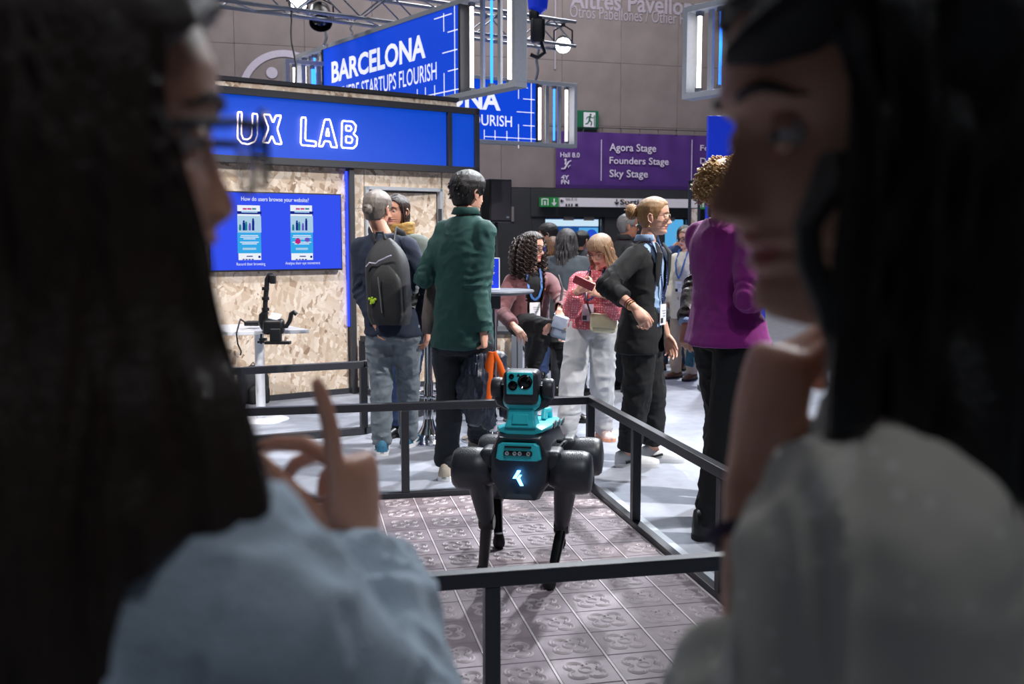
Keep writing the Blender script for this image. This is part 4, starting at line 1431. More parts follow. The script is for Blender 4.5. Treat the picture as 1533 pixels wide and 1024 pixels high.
obj('lead', MB().tube([lp - Z3 * .28 - axs[0] * .1, lp - Z3 * .34 - axs[0] * .16, lp - Z3 * .26 - axs[0] * .19, lp - Z3 * .15 - axs[0] * .15], .006, 6), M['black'], sk, smooth=True)

# wooden stools far behind
M['wood'] = mat('beech', (206, 168, 120), .5, noise=.15, scale=12, stretch=(3, 3, .5))


def wood_stool(c, label, rot):
    t = thing('wooden_stool', label, 'stool', c)
    obj('seat', MB().lathe(c + Z3 * .60, [(.001, 0), (.16, 0), (.17, .015), (.16, .035), (.001, .035)], 28), M['dark_wall'], t, smooth=True, auto=40)
    for i in range(4):
        a = rot + math.pi / 2 * i
        d = np.array([math.cos(a), math.sin(a), 0])
        obj('leg', MB().tube([c + d * .17, c + d * .11 + Z3 * .6], [.018, .022], 10), M['wood'], t, smooth=True)
    for i in range(4):
        a, b = rot + math.pi / 2 * i, rot + math.pi / 2 * (i + 1)
        obj('stretcher', MB().tube([c + np.array([math.cos(a), math.sin(a), 0]) * .145 + Z3 * .25, c + np.array([math.cos(b), math.sin(b), 0]) * .145 + Z3 * .25], .010, 8), M['wood'], t, smooth=True)


wood_stool(G(1003, 541), 'light wooden stool behind the blazer woman, nearer of two', .5)
wood_stool(G(990, 526), 'light wooden stool half hidden behind the blazer woman, farther of two', .9)

# ================================================================== PEOPLE
def interp(x, pts):
    xs = [p[0] for p in pts]
    ys = [p[1] for p in pts]
    return np.interp(x, xs, ys)


YF = [(-.1125, .050), (-.106, .070), (-.098, .080), (-.088, .080), (-.080, .0765), (-.072, .083), (-.0655, .0795), (-.059, .0865), (-.051, .0825), (-.042, .0815), (-.02, .080),
      (0, .0795), (.010, .083), (.022, .0895), (.045, .089), (.070, .080), (.090, .062), (.104, .038), (.1125, .004)]
YB = [(-.1125, .045), (-.09, .052), (-.06, .068), (-.03, .086), (0, .097), (.03, .100), (.06, .093), (.085, .072), (.103, .042), (.1125, .004)]
WD = [(-.1125, .026), (-.104, .036), (-.09, .046), (-.07, .056), (-.04, .064), (0, .0705), (.03, .0745), (.055, .071), (.08, .056), (.1, .035), (.1125, .004)]
ZN = np.concatenate([np.linspace(-.1125, -.095, 6), np.linspace(-.092, -.035, 22), np.linspace(-.031, .03, 14), np.linspace(.037, .09, 9), np.array([.096, .101, .1055, .109, .1115, .1125])])


def head_pts(th, z, nose=1.0, jaw=1.0, infl=0.0):
    """surface of the head; th 0 = forward, +90 = its right"""
    s, c = np.sin(th), np.cos(th)
    yf, yb, wd = interp(z, YF), interp(z, YB), interp(z, WD)
    low = sm(-.03, -.10, z)
    wd = wd * (1 - .22 * np.clip(c, 0, 1) ** 2 * low * jaw)
    x = wd * s
    # a flatter face, a rounder back
    y = np.where(c > 0, yf * np.sign(c) * np.abs(c) ** .82, yb * c)
    front = np.clip(c, 0, 1)
    # eye sockets
    y = y - .0125 * front * np.exp(-((np.abs(x) - .031) / .016) ** 2 - ((z - .0) / .012) ** 2)
    # brow and cheek bones
    y = y + .003 * front * np.exp(-((np.abs(x) - .030) / .022) ** 2 - ((z - .020) / .008) ** 2)
    y = y + .004 * front * np.exp(-((np.abs(x) - .044) / .018) ** 2 - ((z + .026) / .018) ** 2)
    # nose
    nh = interp(z, [(-.058, 0), (-.0525, .003), (-.0485, .013), (-.0435, .0245), (-.0385, .0275), (-.032, .0255), (-.014, .0155), (0.004, .0065), (.016, 0)])
    sg = interp(z, [(-.05, .010), (-.042, .0125), (-.034, .0115), (-.02, .0085), (.0, .0075), (.012, .009)])
    y = y + nose * nh * np.exp(-(x / sg) ** 2) * (c > 0)
    y = y + .0065 * np.exp(-((np.abs(x) - .0125) / .005) ** 2 - ((z + .0445) / .006) ** 2) * (c > 0)
    # lips, mouth corners
    mw = np.exp(-(x / .022) ** 4)
    y = y - .0035 * front * (1 - mw) * np.exp(-((z + .065) / .014) ** 2)
    if np.any(infl):
        r = np.sqrt(x * x + y * y) + 1e-6
        x, y = x * (r + infl) / r, y * (r + infl) / r
    return x, y


def th_nodes(n):
    t = np.linspace(0, 2 * math.pi, n, endpoint=False)
    return t - .55 * np.sin(t)


def head_geo(mb, T, n=56, nose=1.0, jaw=1.0, mats=(0, 1), dens=1):
    """T maps local head metres to the world"""
    zs = ZN if dens == 1 else np.interp(np.linspace(0, len(ZN) - 1, len(ZN) * dens), np.arange(len(ZN)), ZN)
    th = th_nodes(n)
    rings, kk = [], []
    for z in zs:
        x, y = head_pts(th, np.full(n, z), nose, jaw)
        rings.append((x, y, z))
    vs = np.concatenate([np.stack([x, y, np.full(n, z)], 1) for x, y, z in rings])
    fs, mi = [], []
    for i in range(len(zs) - 1):
        for j in range(n):
            j2 = (j + 1) % n
            fs.append((i * n + j, i * n + j2, (i + 1) * n + j2, (i + 1) * n + j))
            zc = (zs[i] + zs[i + 1]) / 2
            xc = abs(vs[i * n + j][0])
            lipw = .024 * math.sqrt(max(0, 1 - ((zc + .0655) / .0125) ** 2)) if abs(zc + .0655) < .0125 else 0
            mi.append(mats[1] if (xc < lipw and vs[i * n + j][1] > .05) else mats[0])
    fs.append(tuple(range(n))[::-1]); mi.append(mats[0])
    fs.append(tuple((len(zs) - 1) * n + j for j in range(n))); mi.append(mats[0])
    mb.add(T(vs), fs, mi)
    # ears
    for s in (-1, 1):
        mb.m = mats[0]
        e = MB()
        e.ell((0, 0, 0), (.008, .017, .030), np.array([nrm([1, .45 * s * -1, 0]), nrm([.45 * s, 1, .18]), nrm([0, -.18, 1])]), 12, 8)
        e.tube([(.006 * s, .012, .018), (.011 * s, -.004, .028), (.011 * s, -.017, .012), (.008 * s, -.012, -.014), (.002 * s, .004, -.029)], [.003, .004, .0045, .004, .005], 6)
        ev = np.asarray(e.v) + np.array([.075 * s, -.012, -.012])
        mb.add(T(ev), e.f, mats[0])


def eye_geo(mb, T, mats=(2, 3)):
    for s in (-1, 1):
        c = np.array([.031 * s, .0655, 0.0])
        e = MB().ell((0, 0, 0), (.0125, .0115, .0115), np.eye(3), 14, 10)
        mb.add(T(np.asarray(e.v) + c), e.f, mats[0])
        e = MB().ell((0, 0, 0), (.0068, .002, .0068), np.eye(3), 12, 6)
        mb.add(T(np.asarray(e.v) + c + np.array([0.0, .0108, -.001])), e.f, mats[1])


def lid_geo(mb, T, mi):
    """upper lids"""
    for s in (-1, 1):
        c = np.array([.031 * s, .0655, 0.0])
        vs, n, m = [], 12, 5
        for i in range(m + 1):
            el = math.radians(4 + 70 * i / m)
            for j in range(n + 1):
                az = math.radians(-75 + 150 * j / n)
                r = .0132
                vs.append(c + np.array([r * 1.05 * math.cos(el) * math.sin(az), r * math.cos(el) * math.cos(az), r * math.sin(el)]))
        mb.add(T(np.array(vs)), [(i * (n + 1) + j, i * (n + 1) + j + 1, (i + 1) * (n + 1) + j + 1, (i + 1) * (n + 1) + j) for i in range(m) for j in range(n)], mi)


def low_lid_geo(mb, T, mi):
    for s in (-1, 1):
        c = np.array([.031 * s, .0655, 0.0])
        vs, n, m = [], 12, 4
        for i in range(m + 1):
            el = math.radians(-24 - 54 * i / m)
            for j in range(n + 1):
                az = math.radians(-75 + 150 * j / n)
                vs.append(c + .0130 * np.array([1.05 * math.cos(el) * math.sin(az), math.cos(el) * math.cos(az), math.sin(el)]))
        mb.add(T(np.array(vs)), [(i * (n + 1) + j, (i + 1) * (n + 1) + j, (i + 1) * (n + 1) + j + 1, i * (n + 1) + j + 1) for i in range(m) for j in range(n)], mi)


def brow_tubes(mb, T, thick=.0032):
    for s in (-1, 1):
        pts = []
        for t in np.linspace(0, 1, 8):
            th = s * (.22 + .62 * t)
            z = .021 + .006 * math.sin(math.pi * min(1, t * 1.15)) - .003 * t
            x, y = head_pts(np.array([th]), np.array([z]))
            pts.append(np.array([x[0], y[0] + .0006, z]))
        mb.tube([T(np.array([p]))[0] for p in pts], [thick * a for a in (.7, 1, 1.05, 1, .95, .8, .6, .3)], 6)


def cap_mask(th, z, kind):
    """1 where hair grows"""
    a = np.abs(((th + math.pi) % (2 * math.pi)) - math.pi)
    ad = np.degrees(a)
    if kind == 'fringe':
        zl = np.interp(ad, [0, 38, 60, 80, 100, 125, 180], [.030, .026, -.02, -.06, -.08, -.08, -.085])
    elif kind == 'receding':
        zl = np.interp(ad, [0, 30, 60, 78, 95, 112, 180], [.078, .086, .06, -.01, -.028, -.055, -.078])
    else:
        zl = np.interp(ad, [0, 35, 58, 74, 92, 108, 125, 180], [.066, .060, .040, -.018, -.022, -.050, -.075, -.080])
    return sm(zl - .006, zl + .010, z)


def hair_cap(mb, T, thick, kind='short', n=72, rough=.004, flow=18.0, top=1.0, seed=0.0):
    zs = np.concatenate([np.linspace(-.095, .08, 34), np.array([.088, .095, .101, .106, .1095, .1115, .1125])])
    th = th_nodes(n)
    vs = []
    for z in zs:
        zz = np.full(n, z)
        m = cap_mask(th, zz, kind)
        x0, y0 = head_pts(th, zz)
        q = np.stack([np.cos(th) * 2.0 + seed, np.sin(th) * 2.0, zz * flow * .3], 1)
        strand = np.abs(vnoise(np.stack([th * flow * .5 + 3 * seed, zz * 14, th * 0 + seed], 1)) * 2 - 1)
        t = (thick * (0.8 + .4 * vnoise(q * 1.3 + seed))) * m - .010 * (1 - m) + rough * (strand - .5) * m
        x, y = head_pts(th, zz, infl=t)
        # keep the nose out of the hair shell
        y = np.where((m < .5) & (np.cos(th) > 0), np.minimum(y, .06), y)
        zt = z + (max(0, (z - .02)) / .0925) * thick * top * .9
        vs.append(np.stack([x, y, np.full(n, zt)], 1))
    vs = np.concatenate(vs)
    fs = [(i * n + j, i * n + (j + 1) % n, (i + 1) * n + (j + 1) % n, (i + 1) * n + j) for i in range(len(zs) - 1) for j in range(n)]
    fs.append(tuple(range(n))[::-1]); fs.append(tuple((len(zs) - 1) * n + j for j in range(n)))
    mb.add(T(vs), fs)


def hair_curtain(mb, T, z_top, z_bot, open_deg, rad, wave=.004, n=70, nz=40, thick=.02, seed=1.0, ends=.015, sway=None, back=0.0):
    """hair hanging round the back and sides. open_deg(z) half-opening at the face, rad(theta,z)->(x,y) outer surface"""
    L = [[], []]
    ts = np.linspace(0, 1, n)
    tb_ = np.abs(ts - .5) * 2
    endz = z_bot - back * sm(.74, .60, tb_) + ends * (vnoise(np.stack([ts * 14 + seed, ts * 0, ts * 0], 1)) * 2 - 1)
    for i in range(nz + 1):
        f = i / nz
        zrow = z_top + (endz - z_top) * f
        zc = float(np.mean(zrow))
        o = open_deg(zc)
        o, o2 = (o if isinstance(o, tuple) else (o, o))
        o, o2 = math.radians(o), math.radians(o2)
        th = o + (2 * math.pi - o - o2) * ts
        x, y = rad(th, zrow)
        st = np.abs(vnoise(np.stack([th * 11 + seed, zrow * 5 + .8 * np.sin(zrow * 16 + seed), th * 0 + 2], 1)) * 2 - 1) - .5
        k = 1 + wave * st / np.maximum(.03, np.hypot(x, y)) * 2
        edge = np.minimum(1, np.minimum(ts, 1 - ts) * 14)
        xo, yo = x * k, y * k
        ki = 1 - (thick * np.sqrt(edge) + .002) / np.maximum(.04, np.hypot(x, y))
        if sway is not None:
            sx_, sy_ = sway(zc)
            xo, yo = xo + sx_, yo + sy_
            xi, yi = x * ki + sx_, y * ki + sy_
        else:
            xi, yi = x * ki, y * ki
        L[0].append(np.stack([xo, yo, zrow], 1))
        L[1].append(np.stack([xi, yi, zrow], 1))
    A = np.concatenate(L[0]); Bv = np.concatenate(L[1])
    N_ = len(A)
    fs = []
    for i in range(nz):
        for j in range(n - 1):
            a = i * n + j
            fs.append((a, a + 1, a + n + 1, a + n))
            fs.append((N_ + a, N_ + a + n, N_ + a + n + 1, N_ + a + 1))
        for j in (0, n - 1):
            a = i * n + j
            fs.append((a, a + n, N_ + a + n, N_ + a))
    for i in (0, nz):
        for j in range(n - 1):
            a = i * n + j
            fs.append((a, a + 1, N_ + a + 1, N_ + a))
    mb.add(T(np.concatenate([A, Bv])), fs)


def curls(mb, T, roots, length, R, pitch, tr, seed=3):
    """springy ringlets: roots = list of (point, outward, hang length)"""
    r_ = random.Random(seed)
    for p, out, ln in roots:
        n = max(8, int(ln / pitch * 7))
        ph = r_.uniform(0, 6.28)
        pts, rad = [], []
        rr = R * r_.uniform(.7, 1.25)
        for i in range(n + 1):
            f = i / n
            c = np.asarray(p) + np.asarray(out) * (.018 * math.sin(min(1, f * 2) * 1.57)) + np.array([0, 0, -ln * f])
            a = ph + f * ln / pitch * 2 * math.pi
            pts.append(c + rr * np.array([math.cos(a), math.sin(a), 0]) * (.5 + .5 * f))
            rad.append(tr * (1 - .5 * f))
        mb.tube(T(np.array(pts)), rad, 4, False)


def hand_geo(mb, wrist, d, n, side, sc=1.0, curl=(25, 30, 35, 40), spread=4, thumb=(35, 20), fl=(1, 1, 1, 1)):
    """wrist point, d towards the knuckles, n out of the back of the hand, side towards the thumb"""
    d = nrm(d); n = nrm(np.asarray(n, float) - d * (np.asarray(n, float) @ d)); s = np.asarray(side, float)
    s = nrm(s - d * (s @ d) - n * (s @ n))
    P0 = np.asarray(wrist, float)
    W_ = .040 * sc
    rr = []
    for t_, hw, ht in ((-.012, .026, .020), (.0, .027, .019), (.02, .031, .018), (.05, .039, .0165), (.078, .040, .0145), (.092, .037, .0115), (.098, .030, .007)):
        c = P0 + d * t_ * sc
        rr.append([c + s * hw * sc * math.copysign(abs(math.cos(a)) ** .75, math.cos(a)) + n * ht * sc * math.sin(a) for a in [2 * math.pi * q / 16 for q in range(16)]])
    mb.rings(rr)
    lens = [(.044, .026, .021), (.049, .030, .022), (.045, .028, .021), (.035, .021, .018)]
    tips = []
    for i in range(4):
        off = (1.5 - i) * .0205
        base = P0 + d * (.086 - .004 * abs(i - 1)) * sc + s * off * sc
        dirn = nrm(d + s * math.tan(math.radians((1.5 - i) * spread)))
        c = curl[i]
        cs = c if isinstance(c, (tuple, list)) else (c, c * 1.15, c * .8)
        ang = 0
        pts = [base - dirn * .022 * sc, base]
        rad = [.0098, .0096]
        p = base
        for k, L in enumerate(lens[i]):
            ang += math.radians(cs[k])
            v = dirn * math.cos(ang) - n * math.sin(ang)
            p = p + v * L * sc * fl[i]
            pts.append(p)
            rad.append((.0086, .0078, .0066)[k])
        r_ = [x * sc * (1.0, 1.03, .98, .86)[i] for x in rad]
        mb.limb(pts, r_, 10)
        tips.append(p)
    a, b = math.radians(thumb[0]), math.radians(thumb[1])
    tb = P0 + d * .018 * sc + s * .022 * sc - n * .006 * sc
    tn = thumb[2] if len(thumb) > 2 else .35
    v1 = nrm(d * math.cos(a) + s * math.sin(a) - n * tn)
    v2 = nrm(d * math.cos(a - b) + s * math.sin(a - b) - n * tn * 1.15)
    p1_ = tb + v1 * .046 * sc
    p2_ = p1_ + v2 * .034 * sc
    v3 = nrm(v2 + (d * math.cos(a - 2 * b) + s * math.sin(a - 2 * b)) * .4)
    p3_ = p2_ + v3 * .026 * sc
    mb.limb([tb - v1 * .008 * sc, p1_, p2_, p3_], [.0165 * sc, .0125 * sc, .0108 * sc, .0085 * sc], 10)
    return tips, p3_


def ik(px, py, parent, L, sgn):
    d = ray(px, py)
    d = d / np.linalg.norm(d)
    v = EYE - parent
    b = v @ d
    c = v @ v - L * L
    disc = b * b - c
    if disc < 0:
        q = EYE + d * (-b)
        return parent + nrm(q - parent) * L
    t_ = -b + sgn * math.sqrt(disc)
    return EYE + d * t_


def fr(yaw):
    f = heading(yaw)
    return f, np.array([f[1], -f[0], 0.0])


def rot_head(yaw, pitch, roll):
    f, r = fr(yaw)
    p, q = math.radians(pitch), math.radians(roll)
    f2 = f * math.cos(p) - Z3 * math.sin(p)
    u2 = Z3 * math.cos(p) + f * math.sin(p)
    r2 = r * math.cos(q) - u2 * math.sin(q)
    u3 = u2 * math.cos(q) + r * math.sin(q)
    return np.stack([r2, f2, u3])          # rows: local x, y, z


def wrap_folds(V, N, amp, seed, arms=None):
    return folds(V, N, amp, 9.0, seed)


def person(label, S, group=None):
    """builds one figure; every joint is given as a pixel plus a depth, or solved by limb length"""
    k = S.get('k', 1.0)
    Y = S['Y']
    vx = S.get('vox', .011)
    pel = P(*S['pel'], Y) if len(S['pel']) == 2 else P(*S['pel'])
    neck = P(*S['neck'], Y + S.get('neck_dy', 0))
    yP, yC, yH = S['yaw']
    fP, rP = fr(yP); fC, rC = fr(yC)
    hs = S.get('hs', 1.0) * k
    HR = rot_head(yH, S.get('pitch', 0), S.get('roll', 0))
    if 'eye' in S:
        ex = HR.T @ (np.array([.031 * S['eye_side'], .076, 0]) * hs)
        hc = P(*S['eye'][:2], S['eye'][2]) - ex
    else:
        hc = P(*S['head'], Y + S.get('head_dy', S.get('neck_dy', 0)))
    T = lambda a: hc + (np.asarray(a, float) * hs) @ HR
    GR = rot_head(yH, 0, 0)
    TG = lambda a: hc + (np.asarray(a, float) * hs) @ GR       # hangs straight down
    f_o = np.array([pel[0], pel[1], 0]) if 'foot0' not in S else S['foot0']
    sw = S.get('sw', .158) * k
    hw = .088 * k
    up = nrm(neck - pel)
    girth = S.get('girth', 1.0)
    shR = neck + rC * sw - up * S.get('drop', .068) * k + rC * 0
    shL = neck - rC * sw - up * S.get('drop', .068) * k
    if 'shR' in S: shR = P(*S['shR'])
    if 'shL' in S: shL = P(*S['shL'])
    hipR, hipL = pel + rP * hw - Z3 * .04 * k, pel - rP * hw - Z3 * .04 * k
    UA, FA = S.get('ua', .285) * k, S.get('fa', .25) * k
    J = {}
    for sd, sh, hip, sg in (('R', shR, hipR, 1), ('L', shL, hipL, -1)):
        a = S.get('arm' + sd)
        if a is None:
            a = {}
        if 'ep' in a: el = P(*a['ep'])
        elif 'e' in a: el = ik(a['e'][0], a['e'][1], sh, UA, a['e'][2])
        else: el = sh - Z3 * UA * .97 + rC * sg * .05 - fC * .03
        if 'wp' in a: wr = P(*a['wp'])
        elif 'w' in a: wr = ik(a['w'][0], a['w'][1], el, FA, a['w'][2])
        else: wr = el - Z3 * FA * .92 + fC * FA * .35
        J['arm' + sd] = (sh, el, wr, a)
        g = S.get('leg' + sd, {})
        fy = g.get('yaw', yP + sg * 8)
        ff, frt = fr(fy)
        if 'a' in g: ank = G(*g['a']) + Z3 * .085 * k
        elif 'ap' in g: ank = P(*g['ap'])
        else: ank = np.array([hip[0], hip[1], .085 * k]) + rP * sg * .02
        if 'kp' in g: kn = P(*g['kp'])
        else: kn = (hip * .48 + ank * .52) + fP * g.get('bend', .03) + rP * sg * g.get('out', 0.0)
        J['leg' + sd] = (hip, kn, ank, ff, frt)
    skinm = M[S.get('skin', 'skin')]
    body = MB()
    hv = S.get('hvox', .0055)
    # ---- skin: trunk, neck, limbs as one continuous surface
    core = MB()
    chest = lerp(pel, neck, .72)
    core.limb([pel - Z3 * .02, lerp(pel, neck, .35), chest, neck - up * .06], [.095 * k, .085 * k, .10 * k, .06 * k], 16)
    nk_top = T([[0, -.018, -.060]])[0]
    core.limb([neck - up * .06, neck + up * .0, lerp(neck, nk_top, .5), nk_top], [.07 * k, .056 * hs, .050 * hs, .050 * hs], 16)
    for sd in 'RL':
        sh, el, wr, a = J['arm' + sd]
        core.limb([neck - up * .05, sh, lerp(sh, el, .5), el], [.05 * k, .042 * k, .040 * k, .034 * k], 12)
        core.limb([el, lerp(el, wr, .3), wr], [.034 * k, .036 * k, .024 * k], 12)
        hip, kn, ank, ff, frt = J['leg' + sd]
        core.limb([hip, lerp(hip, kn, .4), kn], [.078 * k, .066 * k, .048 * k], 12)
        core.limb([kn, lerp(kn, ank, .35), ank], [.048 * k, .048 * k, .033 * k], 12)
        core.limb([ank - Z3 * .03 * k, ank + ff * .10 * k - Z3 * .055 * k], [.032 * k, .022 * k], 10)
    V, Fc, N = voxel(core, max(vx * .9, .008), 3)
    body.add(V, Fc, 0)
    for sd in 'RL':
        sh, el, wr, a = J['arm' + sd]
        if a.get('hide'):
            continue
        hb = MB()
        d = nrm(wr - el) if 'd' not in a else nrm(a['d'])
        n_ = np.asarray(a.get('n', rC * (1 if sd == 'R' else -1)), float)
        side = np.asarray(a.get('s', fC), float)
        hb.limb([lerp(el, wr, .35), lerp(el, wr, .7), wr], [.037 * k, .031 * k, .0245 * k], 14)
        tips, th_ = hand_geo(hb, wr, d, n_, side, k * a.get('sc', .95), a.get('curl', (18, 22, 26, 30)), a.get('spread', 3), a.get('thumb', (32, 18)), a.get('fl', (1, 1, 1, 1)))
        J['tips' + sd] = (tips, th_, wr, d)
        V, Fc, N = voxel(hb, hv, 2)
        body.add(V, Fc, 0)
    head_geo(body, T, S.get('hn', 52), S.get('nose', 1.0), S.get('jaw', 1.0), (0, 1), S.get('hd', 1))
    eye_geo(body, T)
    lid_geo(body, T, 0)
    low_lid_geo(body, T, 0)
    root = obj('person', body, [skinm, M['lip'], M['eye'], M['iris']], None, f_o, smooth=True, auto=60)
    tag(root, label, 'person', group)

    # ---- trousers
    bt = S.get('bottom')
    if bt:
        tr = MB()
        rt = bt.get('r', (.098, .078, .062, .060))
        wz = bt.get('waist', .10)
        tr.limb([pel + up * (wz - .03) * k, pel - Z3 * .03 * k], [.125 * k * girth, .135 * k * girth], 18, 1.0)
        ringz = []
        for z, a_, b_ in ((wz, .150, .112), (0.02, .172, .125), (-.06, .172, .125), (-.11, .15, .11)):
            c = pel + up * z * k
            ringz.append([c + rP * a_ * k * girth * math.cos(q) + fP * b_ * k * girth * math.sin(q) for q in [2 * math.pi * i / 24 for i in range(24)]])
        tr2 = MB().rings(ringz)
        for sd in 'RL':
            hip, kn, ank, ff, frt = J['leg' + sd]
            e = lerp(ank, kn, bt.get('crop', 0.0)) - Z3 * (0.02 if not bt.get('crop') else 0)
            tr2.limb([hip + Z3 * .0, lerp(hip, kn, .35), lerp(hip, kn, .75)], [rt[0] * k, rt[0] * .95 * k, rt[1] * k], 16)
            tr2.tube([lerp(hip, kn, .6), kn, lerp(kn, e, .35), lerp(kn, e, .8), e], [rt[1] * 1.04 * k, rt[1] * k, (rt[1] + rt[2]) / 2 * k, rt[2] * k, rt[3] * k], 16)
        V, Fc, N = voxel(tr2, vx, 4)
        V = folds(V, N, bt.get('fold', .012), 10, 2 + S['pel'][0] * .01, (1, 1, 1.3))
        ln = V[:, 2] < (J['legR'][2][2] + .16)
        V[ln] = folds(V[ln], N[ln], .008, 12, 4, (.5, .5, 3))
        obj(bt.get('name', 'trousers'), MB().add(V, Fc), bt['mat'], root, smooth=True, recalc=False)
    # ---- upper garments
    def torso(mbx, fit, hem, top_cut=0.0, flare=0.0):
        rr = []
        prof = [(-hem, .172 + flare, .128 + flare), (-.04, .172 + flare * .6, .126 + flare * .5), (.10, .158, .118), (.20, .152, .112), (.30, .162, .118), (.40, .162, .114), (.455, .140, .100), (.50, .104, .080), (.535, .070, .064)]
        L = np.linalg.norm(neck - pel)
        for z, a_, b_ in prof:
            zz = z * L / .52 if z > 0 else z * k
            if z == prof[-1][0]: zz = L + .012 * k
            t_ = min(1, max(0, zz / L))
            f_ = nrm(lerp(fP, fC, t_)); r_ = np.array([f_[1], -f_[0], 0])
            c = pel + up * zz
            hem_c = f_ * S.get('belly', 0) * math.sin(math.pi * min(1, max(0, t_)))
            g_ = girth if z < .42 else 1
            rr.append([c + hem_c + r_ * (a_ * k * g_ * fit) * math.copysign(abs(math.cos(q)) ** .85, math.cos(q)) + f_ * (b_ * k * g_ * fit) * math.sin(q) for q in [2 * math.pi * i / 28 for i in range(28)]])
        mbx.rings(rr)

    def garment(spec, nm):
        g_ = MB()
        fit = spec.get('fit', 1.0)
        torso(g_, fit, spec.get('hem', .06), 0, spec.get('flare', 0))
        ar = spec.get('ar', (.060, .053, .046, .039))
        if spec.get('sleeve', 1) > 0:
            for sd in 'RL':
                sh, el, wr, a = J['arm' + sd]
                if a.get('nosleeve'):
                    continue
                e = lerp(el, wr, spec.get('sleeve', 1.0) * .97)
                sx_ = 1 if sd == 'R' else -1
                g_.limb([neck - up * .03 * k + rC * sx_ * .05 * k, lerp(neck, sh, .6) - up * .012 * k, sh], [.046 * k * fit, .050 * k * fit, ar[0] * .97 * k * fit], 14)
                g_.tube([sh + rC * 0, lerp(sh, el, .3), lerp(sh, el, .75), el, lerp(el, e, .3), lerp(el, e, .8), e],
                        [ar[0] * k * fit, ar[0] * .98 * k * fit, ar[1] * k * fit, ar[1] * .97 * k * fit, ar[1] * .95 * k * fit, ar[2] * k * fit, ar[3] * k * fit], 16)
                g_.ell(el, (ar[1] * k * fit,) * 3)
        V, Fc, N = voxel(g_, spec.get('vox', vx), spec.get('smooth', 4))
        V = folds(V, N, spec.get('fold', .011), spec.get('freq', 9), 1.7 + S['pel'][0] * .013, spec.get('aniso', (1, 1, 1.2)))
        for sd in 'RL':
            if spec.get('sleeve', 1) > .3:
                sh, el, wr, a = J['arm' + sd]
                ax = nrm(wr - el)
                rel = V - el
                tpar = rel @ ax
                dist = np.linalg.norm(rel - np.outer(tpar, ax), axis=1)
                msk = np.exp(-(tpar / .07) ** 2) * (dist < .09)
                V = V + N * (.006 * np.sin(tpar * 150 + 3 * dist * 30) * msk)[:, None]
        if spec.get('open'):
            w0, w1, ztop = spec['open']            # half widths at the hem and at the top
            rel = V - pel
            L = np.linalg.norm(neck - pel)
            zz = rel @ up / L
            xx = rel @ rC + spec.get('shift', 0)
            yy = (V - (pel + np.outer(zz * L, up))) @ fC
            wv = w0 + (w1 - w0) * np.clip((zz + .15) / (ztop + .15), 0, 1)
            bad = (np.abs(xx) < wv) & (yy > .03) & (zz < 1.2)
            if spec.get('vneck'):
                bad &= zz > spec['vneck']
            keep = [f for f in Fc if not any(bad[i] for i in f)]
            used = sorted({i for f in keep for i in f})
            mp = {i: q for q, i in enumerate(used)}
            V = V[used]
            Fc = [tuple(mp[i] for i in f) for f in keep]
        o = obj(nm, MB().add(V, Fc), spec['mat'], root, smooth=True, recalc=False)
        if spec.get('open'):
            md = o.modifiers.new('cloth', 'SOLIDIFY')
            md.thickness = .007
            md.offset = -1
        return o
    for nm in ('undershirt', 'shirt', 'cardigan', 'jacket'):
        if nm in S:
            o = garment(S[nm], S[nm].get('name', nm))
            sp_ = S[nm]
            if sp_.get('collar'):
                cm = MB()
                ring_in, ring_out = [], []
                c0 = neck + up * .02 * k
                hC = sp_.get('collar_h', .045) * k
                A0 = sp_.get('collar_gap', .5)
                n_ = 24
                for layer, (dr, dz_) in enumerate(((.062, 0), (.059, hC), (.066, hC * .95), (.080, hC * .10))):
                    for i in range(n_ + 1):
                        a = A0 + (2 * math.pi - 2 * A0) * i / n_
                        cm.v.append(tuple(c0 + (rC * math.sin(a) + fC * math.cos(a)) * dr * k + up * dz_))
                m_ = n_ + 1
                for l in range(3):
                    for i in range(n_):
                        cm.f.append((l * m_ + i, l * m_ + i + 1, (l + 1) * m_ + i + 1, (l + 1) * m_ + i)); cm.k.append(0)
                oc_ = obj('collar', cm, sp_['mat'], root, smooth=True, recalc=False)
                md = oc_.modifiers.new('cloth', 'SOLIDIFY'); md.thickness = .005
            if sp_.get('cuffs'):
                for sd in 'RL':
                    sh, el, wr, a = J['arm' + sd]
                    if a.get('nosleeve') or a.get('hide'): continue
                    e = lerp(el, wr, sp_.get('sleeve', 1.0) * .95)
                    ax = nrm(wr - el)
                    r_ = sp_.get('ar', (.066, .056, .047, .040))[3] * k * 1.04
                    obj('cuff', MB().tube([e - ax * .03, e - ax * .028, e + ax * .022, e + ax * .024], [r_ * .95, r_, r_, r_ * .9], 18), sp_['cuffs'], root, smooth=True, auto=40)
    # ---- shoes
    shs = S.get('shoe')
